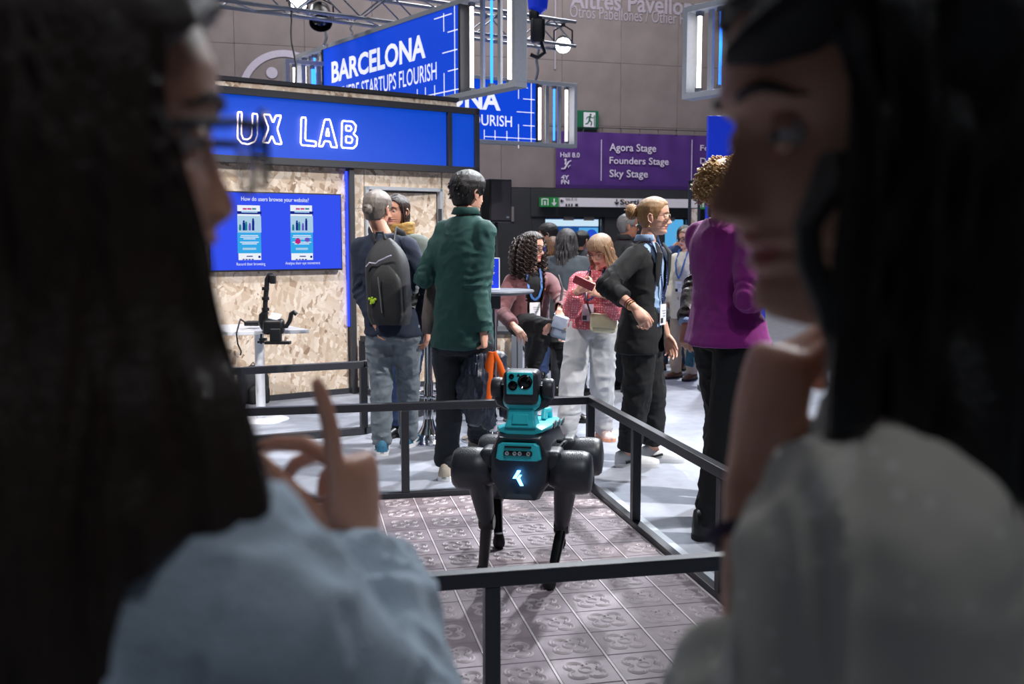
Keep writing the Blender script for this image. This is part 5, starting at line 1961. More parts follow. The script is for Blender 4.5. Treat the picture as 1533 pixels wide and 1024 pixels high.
    if shs:
        for sd in 'RL':
            hip, kn, ank, ff, frt = J['leg' + sd]
            upf = Z3
            c0 = ank - Z3 * .085 * k if not S.get('tilt' + sd) else ank - Z3 * .085 * k
            Lf = shs.get('len', .275) * k
            rr, rs = [], []
            high = shs.get('high', .075)
            for t_, wd, ht in ((-.30, .012, .05), (-.275, .030, high), (-.2, .036, high + .012), (-.06, .037, high + .014), (.08, .040, high - .012), (.25, .044, .058), (.45, .048, .046), (.60, .042, .040), (.69, .026, .030), (.715, .008, .02)):
                c = c0 + ff * t_ * Lf
                wd, ht = wd * k, ht * k
                rr.append([c + frt * wd * x + upf * (.014 * k + ht * z) for x, z in ((-1, 0), (-1.02, .25), (-.86, .62), (-.5, .92), (0, 1), (.5, .92), (.86, .62), (1.02, .25), (1, 0))])
                rs.append([c + frt * wd * 1.10 * x + upf * z * k for x, z in ((-1, .0), (-1.02, .012), (-1, .026), (1, .026), (1.02, .012), (1, .0))])
            so = obj('shoe', MB().rings(rr), shs['mat'], root, smooth=True, auto=50)
            obj('sole', MB().rings(rs), shs.get('sole', M['black_rubber']), so, smooth=True, auto=50)
            if shs.get('laces'):
                for q in range(4):
                    c = c0 + ff * (.10 + .075 * q) * Lf + Z3 * (high - .016 - .0085 * q) * k
                    obj('lace', MB().tube([c - frt * .022 * k, c + Z3 * .004, c + frt * .022 * k], .0032, 5), shs['laces'], so)
            if shs.get('stripe'):
                for x in (-1, 1):
                    obj('stripe', MB().beam(c0 + frt * x * .044 * k - ff * .02 + Z3 * .03, c0 + frt * x * .046 * k + ff * .06 + Z3 * .055, .006, .014), shs['stripe'], so)
    # ---- hair
    H_ = S.get('hair')
    if H_:
        hm = MB()
        st_ = H_['style']
        seed = H_.get('seed', 1.0)
        if st_ != 'none':
            hair_cap(hm, T, H_.get('t', .012), H_.get('kind', 'short'), 72, H_.get('rough', .004), H_.get('flow', 18), H_.get('top', 1.0), seed)
        if st_ == 'bun':
            bc = np.array(H_.get('bun', (0, -.125, .03)))
            br = H_.get('bun_r', .036)
            bb = MB().ell(bc, (br, br * .8, br), np.eye(3), 18, 12)
            for q in range(9):
                a0 = q * .7
                pts = []
                for i in range(15):
                    f = i / 14
                    a = a0 + f * 4.2
                    el_ = -1.1 + 2.2 * f
                    pts.append(bc + br * 1.02 * np.array([math.cos(el_) * math.cos(a), .8 * math.sin(el_), math.cos(el_) * math.sin(a)]))
                bb.tube(pts, .0075, 6)
            hm.add(T(np.asarray(bb.v)), bb.f)
            for q in range(14):
                a = random.uniform(0, 6.28)
                p0 = bc + br * np.array([math.cos(a), -.3, math.sin(a)])
                hm.tube(T(np.array([p0, p0 + np.array([math.cos(a) * .02, -.02, math.sin(a) * .02 + .004]), p0 + np.array([math.cos(a) * .026, -.03 + .02 * math.sin(q), math.sin(a) * .034])])), .0012, 4)
        if st_ in ('bob', 'long'):
            zb_ = H_.get('zb', -.12)
            o0, o1 = H_.get('open', (70, 62))
            o2, o3 = H_.get('open_l', (o0, o1))
            ww, bb_ = H_.get('w', .098), H_.get('b', .115)
            zt_ = .06

            fy = H_.get('fy', .9)

            def rad(th, z, ww=ww, bb_=bb_):
                x0, y0 = head_pts(th, np.clip(z, -.02, .09), infl=np.full_like(th, H_.get('side', .014)))
                f = sm(.075, -.03, z)
                fl = 1 + sm(-.06, zb_, z) * H_.get('flare', 0)
                xo = x0 * (1 - f) + np.sin(th) * ww * fl * f
                ye = np.where(np.cos(th) > 0, np.cos(th) * bb_ * fy, np.cos(th) * bb_) * fl
                return xo, np.minimum(y0, .06) * (1 - f) + ye * f
            hair_curtain(hm, TG if st_ == 'long' else T, zt_, zb_, (lambda z: (float(np.interp(z, [zb_, zt_], [o1, o0])), float(np.interp(z, [zb_, zt_], [o3, o2])))), rad, H_.get('wave', .006), 80, 46, H_.get('thick', .03), seed, H_.get('ends', .012), H_.get('sway'), H_.get('back', 0))
        if st_ == 'curly':
            r_ = random.Random(int(seed * 10))
            roots = []
            for q in range(H_.get('n', 260)):
                th = r_.uniform(.55, 2 * math.pi - .55)
                z = r_.uniform(-.05, .112)
                fo = H_.get('face', 1.1)
                if z < .06 and (th < fo or th > 2 * math.pi - fo): z = r_.uniform(.06, .11)
                if th < fo or th > 2 * math.pi - fo: th = r_.choice((fo, -fo)) * r_.uniform(.75, 1.2)
                x, y = head_pts(np.array([th]), np.array([z]), infl=r_.uniform(.004, H_.get('puff', .04)))
                out = nrm([x[0], y[0] * .7, .02 if H_['len'] > .1 else max(.02, z * .9)])
                ln = H_['len'] * r_.uniform(.55, 1.1) * (.75 + .5 * (z + .05) / .16)
                roots.append((np.array([x[0], y[0], z + (H_.get('t', .01) * max(0, z) / .11 if H_['len'] < .1 else 0)]), out * H_.get('outk', 1.6), ln))
            curls(hm, TG, roots, H_['len'], H_.get('R', .011), H_.get('pitch', .028), H_.get('tr', .0055), int(seed * 7))
            if H_.get('len', 0) > .12:
                def rad2(th, z):
                    return np.sin(th) * (.098 + .02 * sm(0, -.15, z)), np.where(np.cos(th) > 0, np.cos(th) * .06, np.cos(th) * .118)
                hair_curtain(hm, TG, .05, H_.get('zb', -.2), lambda z: math.degrees(H_.get('face', 1.1)) + 8, rad2, .02, 70, 40, .04, seed, .03)
        if st_ == 'mess':
            r_ = random.Random(int(seed * 10))
            for q in range(H_.get('n', 120)):
                th = r_.uniform(0, 2 * math.pi); z = r_.uniform(-.03, .112)
                if cap_mask(np.array([th]), np.array([z]), H_.get('kind', 'short'))[0] < .7: continue
                x, y = head_pts(np.array([th]), np.array([z]), infl=H_.get('t', .012) * .6)
                p0 = np.array([x[0], y[0], z + max(0, z) / .11 * H_.get('t', .012) * .6])
                out = nrm([x[0], y[0], z * .8])
                dn = np.array([r_.uniform(-.4, .4), -.3, -.5])
                hm.tube(T(np.array([p0 - out * .004, p0 + out * .007 + dn * .008, p0 + out * .008 + dn * .022])), [.005, .0042, .0012], 5)
        brow_tubes(hm, T)
        obj('hair', hm, M[H_['mat']], root, smooth=True)
        if H_.get('extra'):
            H_['extra'](root, T, TG)
    # ---- spectacles
    if S.get('glasses'):
        gl = S['glasses']
        fm, lm = MB(), MB()
        gy = gl.get('y', .098)
        gz = gl.get('z', -.006)
        gt = gl.get('r', .0016)
        w_, h_ = gl.get('w', .027), gl.get('h', .021)
        for s in (-1, 1):
            c = np.array([.034 * s, gy, gz])
            lp_ = []
            for i in range(25):
                a = 2 * math.pi * i / 24
                x = w_ * math.copysign(abs(math.cos(a)) ** .7, math.cos(a)); z = h_ * math.copysign(abs(math.sin(a)) ** .7, math.sin(a))
                lp_.append(c + np.array([x, -.10 * abs(x + .034 * s) * .6, z]))
            if gl.get('half'):
                up_ = [p for p in lp_[:13]]
                fm.tube(T(np.array(up_)), gt, 6)
                fm.tube(T(np.array(lp_[12:25])), gt * .35, 5)
            else:
                fm.tube(T(np.array(lp_)), gt, 6)
            pts = lp_[:-1]
            nn = len(pts)
            th_ = gl.get('lens_t', .002)
            va = [p + np.array([0, -th_ / 2, 0]) for p in pts] + [p + np.array([0, th_ / 2, 0]) for p in pts]
            lm.add(T(np.array(va)), [tuple(range(nn)), tuple(range(2 * nn - 1, nn - 1, -1))] + [(i, nn + i, nn + (i + 1) % nn, (i + 1) % nn) for i in range(nn)])
            e0 = c + np.array([w_ * s, -.006, h_ * .55])
            fm.tube(T(np.array([e0, e0 + np.array([.006 * s, -.010, .001]), np.array([.078 * s, .03, gz + .008]), np.array([.080 * s, -.008, .006]), np.array([.079 * s, -.032, -.012])])), [gt * 1.1, gt * 1.2, gt * 1.2, gt * 1.2, gt], 6)
        fm.tube(T(np.array([[-.008, gy - .002, gz + h_ * .45], [0, gy + .003, gz + h_ * .6], [.008, gy - .002, gz + h_ * .45]])), gt, 6)
        go = obj('glasses', fm, gl.get('mat', M['black']), root, smooth=True)
        obj('lens', lm, M['glass'], go, smooth=True, auto=40)
    # ---- lanyard and badge
    if S.get('lanyard'):
        ly = S['lanyard']
        c = pel + up * (np.linalg.norm(neck - pel) * ly.get('z', .45)) + fC * ly.get('out', .13) * k + rC * ly.get('x', 0)
        a = neck + up * .03 + rC * .06 * k; b = neck + up * .03 - rC * .06 * k
        ch_ = neck - up * .12 * k + fC * ly.get('out', .13) * k
        lm = MB()
        for s_, e in ((1, a), (-1, b)):
            pts = [e - fC * .02, e + fC * .05, ch_ + rC * s_ * .055 * k + fC * -.01, lerp(ch_, c, .55) + rC * s_ * .03 * k, c + Z3 * .03]
            for p_, q_ in zip(pts[:-1], pts[1:]):
                lm.beam(p_, q_, .017 * k, .003, up=fC)
        lo_ = obj('lanyard', lm, ly['mat'], root)
        if ly.get('badge', True):
            bd = obj('badge', MB().box(c - Z3 * .05, (.088 * k, .005, .125 * k), (rC, fC, Z3)), ly.get('badge_mat', M['white']), root)
            obj('badge_code', MB().box(c - Z3 * .085 + fC * .004 + rC * .02, (.03, .002, .03), (rC, fC, Z3)), M['ink'], bd)
            for q in range(3):
                obj('badge_print', MB().box(c - Z3 * (.025 + .016 * q) + fC * .004 - rC * .01, (.05 - .01 * q, .002, .006), (rC, fC, Z3)), M['alu_grey'], bd)
    J.update(root=root, neck=neck, pel=pel, up=up, fC=fC, rC=rC, fP=fP, rP=rP, T=T, TG=TG, k=k, hc=hc)
    return J

# ------------------------------------------------------------------ clothes
M['jean_grey'] = cloth('jean_grey', (112, 122, 130), .14, 22, .3, 260)
M['jean_blue'] = cloth('jean_blue', (38, 58, 96), .14, 22, .3, 260)
M['jean_navy'] = cloth('jean_navy', (30, 44, 62), .12, 22, .3, 260)
M['trouser_dark'] = cloth('trouser_dark', (28, 34, 42), .1, 20, .2, 260)
M['trouser_black'] = cloth('trouser_black', (17, 18, 21), .1, 20, .2, 260)
M['trouser_pale'] = cloth('trouser_pale', (186, 188, 192), .06, 14, .25, 240)
M['trouser_beige'] = cloth('trouser_beige', (176, 160, 138), .06, 14, .2, 240)
M['navy_knit'] = cloth('navy_knit', (28, 38, 58), .1, 30, .35, 320)
M['green_shirt'] = cloth('green_shirt', (30, 74, 70), .08, 18, .2, 320, .75)
M['burgundy'] = cloth('burgundy_suede', (104, 62, 66), .1, 16, .3, 240, .85, .2)
M['pink_print'] = dots_mat('pink_print', (196, 92, 104), (226, 200, 204), 62, .26, .8, .25)
M['black_wool'] = cloth('black_wool', (20, 21, 24), .08, 20, .25, 300)
M['blue_shirt'] = cloth('blue_shirt', (150, 178, 212), .05, 18, .2, 320)
M['purple_knit'] = cloth('purple_knit', (138, 14, 124), .08, 24, .3, 420, .8, .15)
M['leather_dark'] = cloth('leather_dark', (40, 32, 32), .15, 24, .35, 60, .45)
M['hoodie_black'] = cloth('hoodie_black', (26, 28, 32), .1, 14, .3, 240)
M['suit_navy'] = cloth('suit_navy', (36, 56, 98), .06, 20, .2, 320)
M['cream_knit'] = cloth('cream_knit', (216, 210, 196), .06, 30, .35, 240)
M['coat_grey'] = cloth('coat_grey', (64, 72, 80), .1, 20, .25, 240)
M['pale_top'] = cloth('pale_top', (170, 190, 206), .05, 20, .2, 240)
M['black_tee'] = cloth('black_tee', (18, 18, 21), .08, 20, .2, 300)
M['mustard'] = cloth('mustard_scarf', (150, 116, 60), .15, 20, .4, 120)
M['olive'] = cloth('olive_knit', (96, 104, 100), .1, 20, .3, 240)
M['lanyard_navy'] = dots_mat('lanyard_navy', (24, 44, 92), (190, 205, 230), 70, .20, .6, .2)
M['lanyard_blue'] = mat('lanyard_blue', (60, 110, 180), .6, noise=.3, scale=60)
M['sneaker_white'] = mat('sneaker_white', (216, 218, 220), .6, noise=.05)
M['sneaker_blue'] = mat('sneaker_blue', (44, 104, 134), .7, noise=.35, scale=70)
M['sneaker_pink'] = mat('sneaker_pink', (214, 190, 186), .6, noise=.3, scale=40)
M['sole_white'] = mat('sole_white', (222, 224, 226), .6, noise=.04)
M['sole_orange'] = mat('sole_orange', (220, 158, 130), .6, noise=.06)
M['suede_beige'] = mat('suede_beige', (176, 166, 152), .85, noise=.1)
M['leather_black'] = mat('leather_black', (14, 14, 15), .3, noise=.1)
M['leather_brown'] = mat('leather_brown', (92, 58, 42), .45, noise=.1)
M['orange'] = cloth('orange_lining', (246, 104, 22), .06, 20, .15, 200)
M['puffer'] = cloth('puffer_navy', (34, 42, 58), .12, 10, .2, 120, .45)
M['tote'] = cloth('tote_canvas', (98, 90, 88), .08, 20, .35, 260)
M['purse'] = mat('purse_leather', (132, 146, 164), .28, noise=.1, scale=18, bump=.15, bscale=120)
M['bag_cream'] = mat('bag_cream', (200, 192, 160), .5, noise=.05, bump=.1, bscale=200)
M['phone_red'] = mat('phone_case_red', (150, 36, 46), .35, noise=.05)
M['gold'] = mat('gold', (214, 170, 92), .2, 1.0, noise=.05)
M['steel_frame'] = mat('spectacle_metal', (150, 120, 96), .3, .8, noise=.05)

# ---- man with the backpack
A = person('man in navy jumper and grey jeans with a black backpack, seen from behind', dict(
    Y=6.42, k=1.02, vox=.0105, pel=(588, 486), neck=(574, 352), head=(565, 313), head_dy=.02, yaw=(8, 12, 24), pitch=4, girth=1.03, skin='skin_b',
    armL=dict(e=(541, 437, -1), w=(563, 486, -1), d=(.35, .1, -.9), curl=(40, 40, 40, 40)), armR=dict(e=(640, 432, 1), w=(640, 490, 1)),
    legL=dict(a=(572, 679), yaw=-8, bend=.02), legR=dict(a=(612, 668), yaw=20, bend=.02),
    bottom=dict(mat=M['jean_grey'], name='jeans', r=(.093, .072, .060, .056), fold=.016), jacket=dict(name='jumper', mat=M['navy_knit'], hem=.07, fit=1.04, sleeve=1.0, fold=.010),
    shoe=dict(mat=M['sneaker_blue'], sole=M['sole_white'], laces=M['sole_white'], stripe=M['sole_white']),
    hair=dict(style='bun', mat='hair_grey', t=.011, bun=(0, -.118, -.012), bun_r=.026, flow=30, rough=.006)))

# ---- woman facing him
Bw = person('woman with spectacles pushed up in her dark hair, facing the backpack man', dict(
    Y=7.25, k=1.0, vox=.012, pel=(606, 482), neck=(601, 350), head=(594, 316), yaw=(205, 205, 214), pitch=0, skin='skin_b',
    armL=dict(), armR=dict(), legL=dict(a=(612, 648), bend=.02), legR=dict(a=(596, 652), bend=.02),
    bottom=dict(mat=M['jean_blue'], name='jeans', r=(.096, .07, .056, .052)), jacket=dict(name='cardigan', mat=M['olive'], hem=.08, fit=1.0, fold=.01),
    shoe=dict(mat=M['leather_black'], high=.085),
    hair=dict(style='bob', mat='hair_darkbrown', t=.012, zb=-.105, open=(66, 84), w=.085, b=.105, flow=24)))
tubes = MB()
for q in range(3):
    tubes.tube([Bw['neck'] + Z3 * (.015 + .022 * q) + np.array([.078 * math.cos(a), .072 * math.sin(a), .008 * math.sin(2 * a + q)]) for a in [2 * math.pi * i / 20 for i in range(21)]], .022, 8)
V, Fc, N = voxel(tubes, .008, 2)
obj('scarf', MB().add(folds(V, N, .006, 24), Fc), M['mustard'], Bw['root'], smooth=True, recalc=False)
gm = MB()
for s in (-1, 1):
    gm.tube(Bw['T'](np.array([[.034 * s + .026 * math.cos(a), .068 - .022 * math.sin(a), .098 + .014 * math.sin(a)] for a in [2 * math.pi * i / 16 for i in range(17)]])), .0022, 5)
    gm.tube(Bw['T'](np.array([[.06 * s, .066, .098], [.082 * s, .03, .08], [.086 * s, -.03, .05]])), .0022, 5)
obj('glasses', gm, M['black'], Bw['root'], smooth=True)

# ---- man in the green shirt
Cm = person('dark-haired man in a dark green shirt holding coats, back turned', dict(
    Y=5.80, k=1.06, vox=.0105, pel=(692, 500), neck=(697, 327), head=(701, 289), head_dy=.03, yaw=(32, 38, 46), pitch=2, sw=.135, skin='skin',
    armL=dict(e=(632, 424, 1), w=(655, 402, 1), hide=False), armR=dict(e=(714, 426, -1), w=(724, 500, 1), d=(.12, .0, -1), n=(.9, -.3, 0), s=(.2, .9, 0), curl=(55, 60, 60, 62), thumb=(20, 25), sc=1.0),
    legL=dict(a=(668, 716), yaw=5, bend=.02), legR=dict(a=(716, 672), yaw=30, bend=.03),
    bottom=dict(mat=M['trouser_dark'], r=(.098, .076, .066, .064), fold=.010), shirt=dict(mat=M['green_shirt'], hem=.075, fit=1.05, fold=.016, collar=True, collar_h=.04, cuffs=M['green_shirt'], ar=(.062, .056, .050, .044)),
    shoe=dict(mat=M['suede_beige'], sole=M['sole_white']),
    hair=dict(style='mess', mat='hair_black', t=.016, flow=26, rough=.006, n=150)))
w_ = Cm['armR'][2]
for s, z in ((0, -.005), (0, -.055)):
    sh, el, wr, a = Cm['armR']
    ax = nrm(wr - el)
    obj('button', MB().lathe(lerp(el, wr, .92 + z * 4) - rot_head(20, 0, 0)[1] * .047, [(.001, -.003), (.0075, -.003), (.0075, .003), (.001, .003)], 10, (Cm['rC'], Z3, -Cm['fC'])), M['white'], Cm['root'])
# coats in his hand
cb_ = P(727, 560, 5.78)
cm_ = MB()
for (px, py, dy, r0) in ((708, 545, .0, .05), (700, 575, .02, .06), (716, 560, -.06, .06), (712, 590, .0, .07), (730, 600, .03, .05), (748, 562, .04, .05), (758, 585, .06, .045), (724, 530, .0, .045)):
    c = P(px, py, 5.74 + dy)
    cm_.limb([c + Z3 * .10, c, c - Z3 * .12], [r0 * .7, r0, r0 * .85], 10)
V, Fc, N = voxel(cm_, .009, 3)
V = folds(V, N, .028, 16, 5.0, (1.6, 1, .55))
ck = thing('folded_coat', 'dark navy padded coat with orange lining held by the green-shirted man', 'coat', cb_)
obj('shell', MB().add(V, Fc), M['puffer'], ck, smooth=True, recalc=False)
hand_c = P(737, 528, 5.72)
for pts, r in (([(736, 527), (733, 545), (731, 570), (730, 597)], .026), ([(739, 527), (747, 545), (753, 562), (757, 580)], .020)):
    obj('lining', MB().tube([P(x, y, 5.66) for x, y in pts], [r * .7, r, r, r * .9], 12, True, .45, (1, 0, 0)), M['orange'], ck, smooth=True)
obj('zip', MB().tube([P(x, y, 5.655) for x, y in ((743, 540), (742, 560), (744, 585))], .005, 6), M['alu'], ck, smooth=True)
# tote on his left arm
tc_ = P(647, 500, 5.98)
tt_ = thing('tote_bag', 'grey-brown canvas tote hanging from the green-shirted man\'s elbow', 'bag', tc_)
rr_ = []
for t_, wd, dp in ((0, .050, .03), (.03, .060, .05), (.3, .062, .058), (.7, .045, .045), (1.0, .022, .022)):
    c = tc_ + Z3 * .34 * t_
    rr_.append([c + np.array([wd * math.copysign(abs(math.cos(a)) ** .8, math.cos(a)), dp * math.sin(a) + .01 * math.sin(5 * a + t_ * 4), .0]) for a in [2 * math.pi * i / 24 for i in range(24)]])
obj('bag_body', MB().rings(rr_), M['tote'], tt_, smooth=True, auto=60)
obj('strap', MB().tube([tc_ + Z3 * .33, P(648, 425, 5.97), P(644, 410, 5.95)], .012, 8, True, .4), M['tote'], tt_, smooth=True)

# ---- curly-haired woman on the stool
Dw = person('woman with long dark curls in a burgundy jacket, seated on a stool', dict(
    Y=7.72, k=.98, vox=.011, pel=(790, 478), neck=(794, 408), neck_dy=-.04, head=(796, 371), head_dy=-.10, yaw=(150, 158, 118), pitch=3, sw=.148, skin='skin',
    armR=dict(e=(750, 466, -1), w=(768, 487, -1), d=(.6, -.5, -.6), n=(.2, -.6, .7), s=(.8, .3, .2), curl=(20, 25, 28, 30)),
    armL=dict(e=(845, 452, -1), w=(838, 466, -1), d=(.05, -.5, -.8), n=(.1, -.8, .3), s=(-.8, -.1, 0), curl=(15, 20, 25, 28)),
    legR=dict(kp=(818, 488, 7.30), ap=(797, 545, 7.42), yaw=170), legL=dict(kp=(845, 520, 7.38), a=(858, 628), yaw=150),
    bottom=dict(mat=M['trouser_black'], r=(.094, .072, .058, .056)), undershirt=dict(name='top', mat=M['black_tee'], hem=.06, fit=.93, sleeve=0, fold=.006),
    jacket=dict(mat=M['burgundy'], hem=.05, fit=1.10, sleeve=.98, fold=.012, open=(.035, .085, 1.0), collar=False, ar=(.063, .057, .050, .045)),
    shoe=dict(mat=M['leather_black'], high=.10), glasses=dict(mat=M['black'], r=.0022),
    lanyard=dict(mat=M['lanyard_blue'], z=.35, out=.125, badge=True),
    hair=dict(style='curly', mat='hair_darkbrown', len=.26, n=300, face=1.35, puff=.055, R=.014, pitch=.036, tr=.0062, t=.018, zb=-.22, rough=.01)))
for z, xx in ((.30, -.10), (.22, -.10), (.14, -.09)):
    p_ = Dw['pel'] + Dw['up'] * (z + .1) + Dw['rC'] * -.075 + Dw['fC'] * .127
    obj('jacket_button', MB().ell(p_, (.007, .007, .007), np.eye(3), 8, 6), M['gold'], Dw['root'])
pk = Dw['pel'] + Dw['up'] * .27 + Dw['rC'] * .125 + Dw['fC'] * .118
obj('pocket_flap', MB().rbox(pk, (.10, .05, .012), .005, (nrm(Dw['rC'] - Dw['fC'] * .5), Z3, nrm(Dw['fC'] + Dw['rC'] * .5))), M['burgundy'], Dw['root'], smooth=True)
pb = P(846, 492, 7.28)
pu = thing('shoulder_purse', 'shiny blue-grey leather purse on the seated woman\'s knee', 'bag', pb - Z3 * .09)
obj('bag_body', MB().rbox(pb, (.19, .06, .17), .025, (nrm([1, .2, -.35]), nrm([-.2, 1, 0]), nrm([.35, 0, 1]))), M['purse'], pu, smooth=True)
obj('flap', MB().rbox(pb + np.array([-.01, -.036, .035]), (.18, .012, .09), .005, (nrm([1, .2, -.35]), nrm([-.2, 1, 0]), nrm([.35, 0, 1]))), M['purse'], pu, smooth=True)
obj('strap', MB().tube([pb + np.array([-.08, 0, .10]), P(838, 460, 7.36), P(842, 432, 7.42), P(836, 412, 7.56)], .009, 6), M['leather_black'], pu, smooth=True)
obj('clasp', MB().box(pb + np.array([0, -.045, .0]), (.02, .006, .012)), M['gold'], pu)

# ---- woman with the bob and phone
Ew = person('woman with a straight brown bob in a pink patterned blouse, looking at her phone', dict(
    Y=6.92, k=.93, vox=.0105, pel=(887, 482), neck=(897, 407), neck_dy=-.05, head=(899, 375), head_dy=-.14, yaw=(200, 205, 218), pitch=26, sw=.148, skin='skin',
    armR=dict(e=(856, 462, -1), w=(864, 436, -1), d=(.9, -.1, .3), n=(-.2, -.6, -.8), s=(0, -.6, .8), curl=(38, 40, 42, 45), thumb=(40, 10)),
    armL=dict(e=(921, 466, -1), w=(907, 442, -1), d=(-.9, -.25, .35), n=(.2, -.8, .3), s=(-.1, .2, .9), curl=(30, 34, 38, 42), thumb=(35, 10)),
    legR=dict(a=(848, 664), yaw=215, bend=.03), legL=dict(a=(902, 655), yaw=165, bend=.03),
    bottom=dict(mat=M['trouser_pale'], r=(.108, .092, .082, .072), fold=.016, waist=.13), shirt=dict(name='blouse', mat=M['pink_print'], hem=.05, fit=1.10, fold=.012, collar=True, collar_gap=.7, sleeve=.88, cuffs=M['pink_print'], ar=(.064, .060, .055, .046)),
    shoe=dict(mat=M['sneaker_pink'], sole=M['sole_orange'], laces=M['sole_white'], stripe=M['orange']), glasses=dict(mat=M['steel_frame'], r=.0016),
    lanyard=dict(mat=M['lanyard_navy'], z=.36, out=.15, badge_mat=M['paint']),
    hair=dict(style='bob', mat='hair_lightbrown', t=.014, kind='fringe', zb=-.105, open=(52, 46), w=.092, b=.112, flow=30, thick=.03, rough=.005, flare=.05)))
ph = P(874, 424, 6.36)
pt_ = thing('phone', 'phone in a dark red case held by the woman with the bob', 'phone', ph)
axp = (nrm([.85, -.3, -.4]), nrm([.2, -.7, .6]), nrm(np.cross([.85, -.3, -.4], [.2, -.7, .6])))
obj('case', MB().rbox(ph, (.145, .072, .011), .005, axp), M['phone_red'], pt_, smooth=True)
obj('screen', MB().box(ph - axp[2] * .0065, (.13, .062, .002), axp), M['lens'], pt_)
bb = P(903, 484, 6.68)
bg = thing('crossbody_bag', 'small cream crossbody bag with flap on the hip of the phone user', 'bag', bb - Z3 * .08)
axb = (nrm([.97, .2, -.08]), nrm([-.2, .97, 0]), Z3)
obj('bag_body', MB().rbox(bb, (.18, .07, .13), .03, axb), M['bag_cream'], bg, smooth=True)
obj('flap', MB().rbox(bb + np.array([.0, -.04, .02]), (.185, .014, .09), .006, axb), M['bag_cream'], bg, smooth=True)
obj('strap', MB().tube([bb + np.array([-.08, -.01, .05]), P(878, 450, 6.62), P(880, 425, 6.66), P(884, 406, 6.78)], .010, 6, True, .4), M['leather_black'], bg, smooth=True)

# ---- woman in the black blazer
Fw_ = person('woman with a blond bun, round spectacles and black blazer, hand on hip', dict(
    Y=6.14, k=1.0, vox=.0095, pel=(960, 486), neck=(968, 366), head=(979, 324), yaw=(102, 122, 104), pitch=0, skin='skin', hn=60,
    armR=dict(e=(908, 428, -1), w=(951, 462, -1), d=(.55, -.3, -.75), n=(.25, -.9, .2), s=(.7, .3, .5), curl=(35, 40, 45, 50), sc=1.0), armL=dict(),
    legR=dict(a=(940, 698), yaw=88, bend=.02), legL=dict(a=(978, 690), yaw=98, bend=.02),
    bottom=dict(mat=M['trouser_black'], r=(.108, .090, .074, .068), fold=.014, waist=.12, crop=.07), undershirt=dict(name='shirt', mat=M['blue_shirt'], hem=.0, fit=.97, sleeve=0, fold=.008, collar=True, collar_h=.04, collar_gap=.5),
    jacket=dict(name='blazer', mat=M['black_wool'], hem=.17, fit=1.07, flare=.015, sleeve=.62, fold=.010, open=(.075, .085, 1.0), collar=False, ar=(.063, .060, .056, .055)),
    shoe=dict(mat=M['sneaker_white'], sole=M['sole_white'], laces=M['sole_white'], stripe=M['leather_black']), glasses=dict(mat=M['steel_frame'], r=.0013, h=.019, w=.024),
    lanyard=dict(mat=M['lanyard_navy'], z=.24, out=.135),
    hair=dict(style='bun', mat='hair_blond', t=.010, bun=(0, -.135, .028), bun_r=.042, flow=30, rough=.004)))
lap = MB()
for s in (-1, 1):
    pts = []
    for z, x in ((.50, .05), (.44, .075), (.34, .08), (.24, .075)):
        pts.append(Fw_['pel'] + Fw_['up'] * z * 1.0 + Fw_['rC'] * s * x + Fw_['fC'] * (.105 + (.02 if z < .45 else -.02)))
    obj('lapel', MB().tube(pts, [.016, .034, .030, .010], 10, True, .25, tuple(Fw_['rC'])), M['black_wool'], Fw_['root'], smooth=True)
wr = Fw_['armR'][2]; axw = nrm(wr - Fw_['armR'][1])
for q, c in ((-.03, 'gold'), (-.045, 'leather_brown'), (-.06, 'phone_red')):
    t1 = nrm(np.cross(axw, Z3)); t2 = np.cross(axw, t1)
    obj('bracelet', MB().tube([wr + axw * q + .029 * (t1 * math.cos(a) + t2 * math.sin(a)) for a in [2 * math.pi * i / 18 for i in range(19)]], .0035, 6), M[c], Fw_['root'], smooth=True)
obj('earring', MB().tube(Fw_['T'](np.array([[.082 + .001 * math.cos(a), -.012 + .012 * math.cos(a), -.052 + .012 * math.sin(a)] for a in [2 * math.pi * i / 14 for i in range(15)]])), .0015, 5), M['gold'], Fw_['root'], smooth=True)

# ---- person in the purple cardigan
Gp = person('person with curly blond hair in a bright purple cardigan and black trousers', dict(
    Y=4.68, k=1.04, vox=.010, pel=(1088, 486), neck=(1082, 330), head=(1088, 283), yaw=(62, 58, 66), pitch=3, skin='skin_b',
    armR=dict(e=(1122, 446, -1), w=(1165, 428, 1), d=(.9, .2, .2), curl=(30, 35, 40, 40)), armL=dict(e=(1075, 440, 1), w=(1130, 430, 1)),
    legR=dict(a=(1062, 806), yaw=70, bend=.02), legL=dict(a=(1098, 780), yaw=60, bend=.02),
    bottom=dict(mat=M['trouser_black'], r=(.106, .094, .078, .068), fold=.012), cardigan=dict(mat=M['purple_knit'], hem=.09, flare=.03, fit=1.08, fold=.012, sleeve=1.0, collar=False, ar=(.064, .059, .053, .046), freq=7),
    shoe=dict(mat=M['leather_black'], high=.13, sole=M['black_rubber']),
    hair=dict(style='curly', mat='hair_curlyblond', len=.05, n=300, puff=.03, R=.009, pitch=.020, tr=.0048, t=.024, outk=1.9, rough=.01, seed=4.0)))
an = Gp['legR'][2]
obj('boot_loop', MB().tube([an + np.array([-.045 + .0, -.01, .05]) + np.array([-.022 * math.sin(a), 0, .03 * (1 - math.cos(a))]) for a in [math.pi * i / 8 for i in range(9)]], .004, 6), M['leather_black'], Gp['root'], smooth=True)
obj('cardigan_button', MB().ell(P(1110, 474, 4.52), (.010, .006, .010), np.eye(3), 12, 8), M['paint'], Gp['root'])

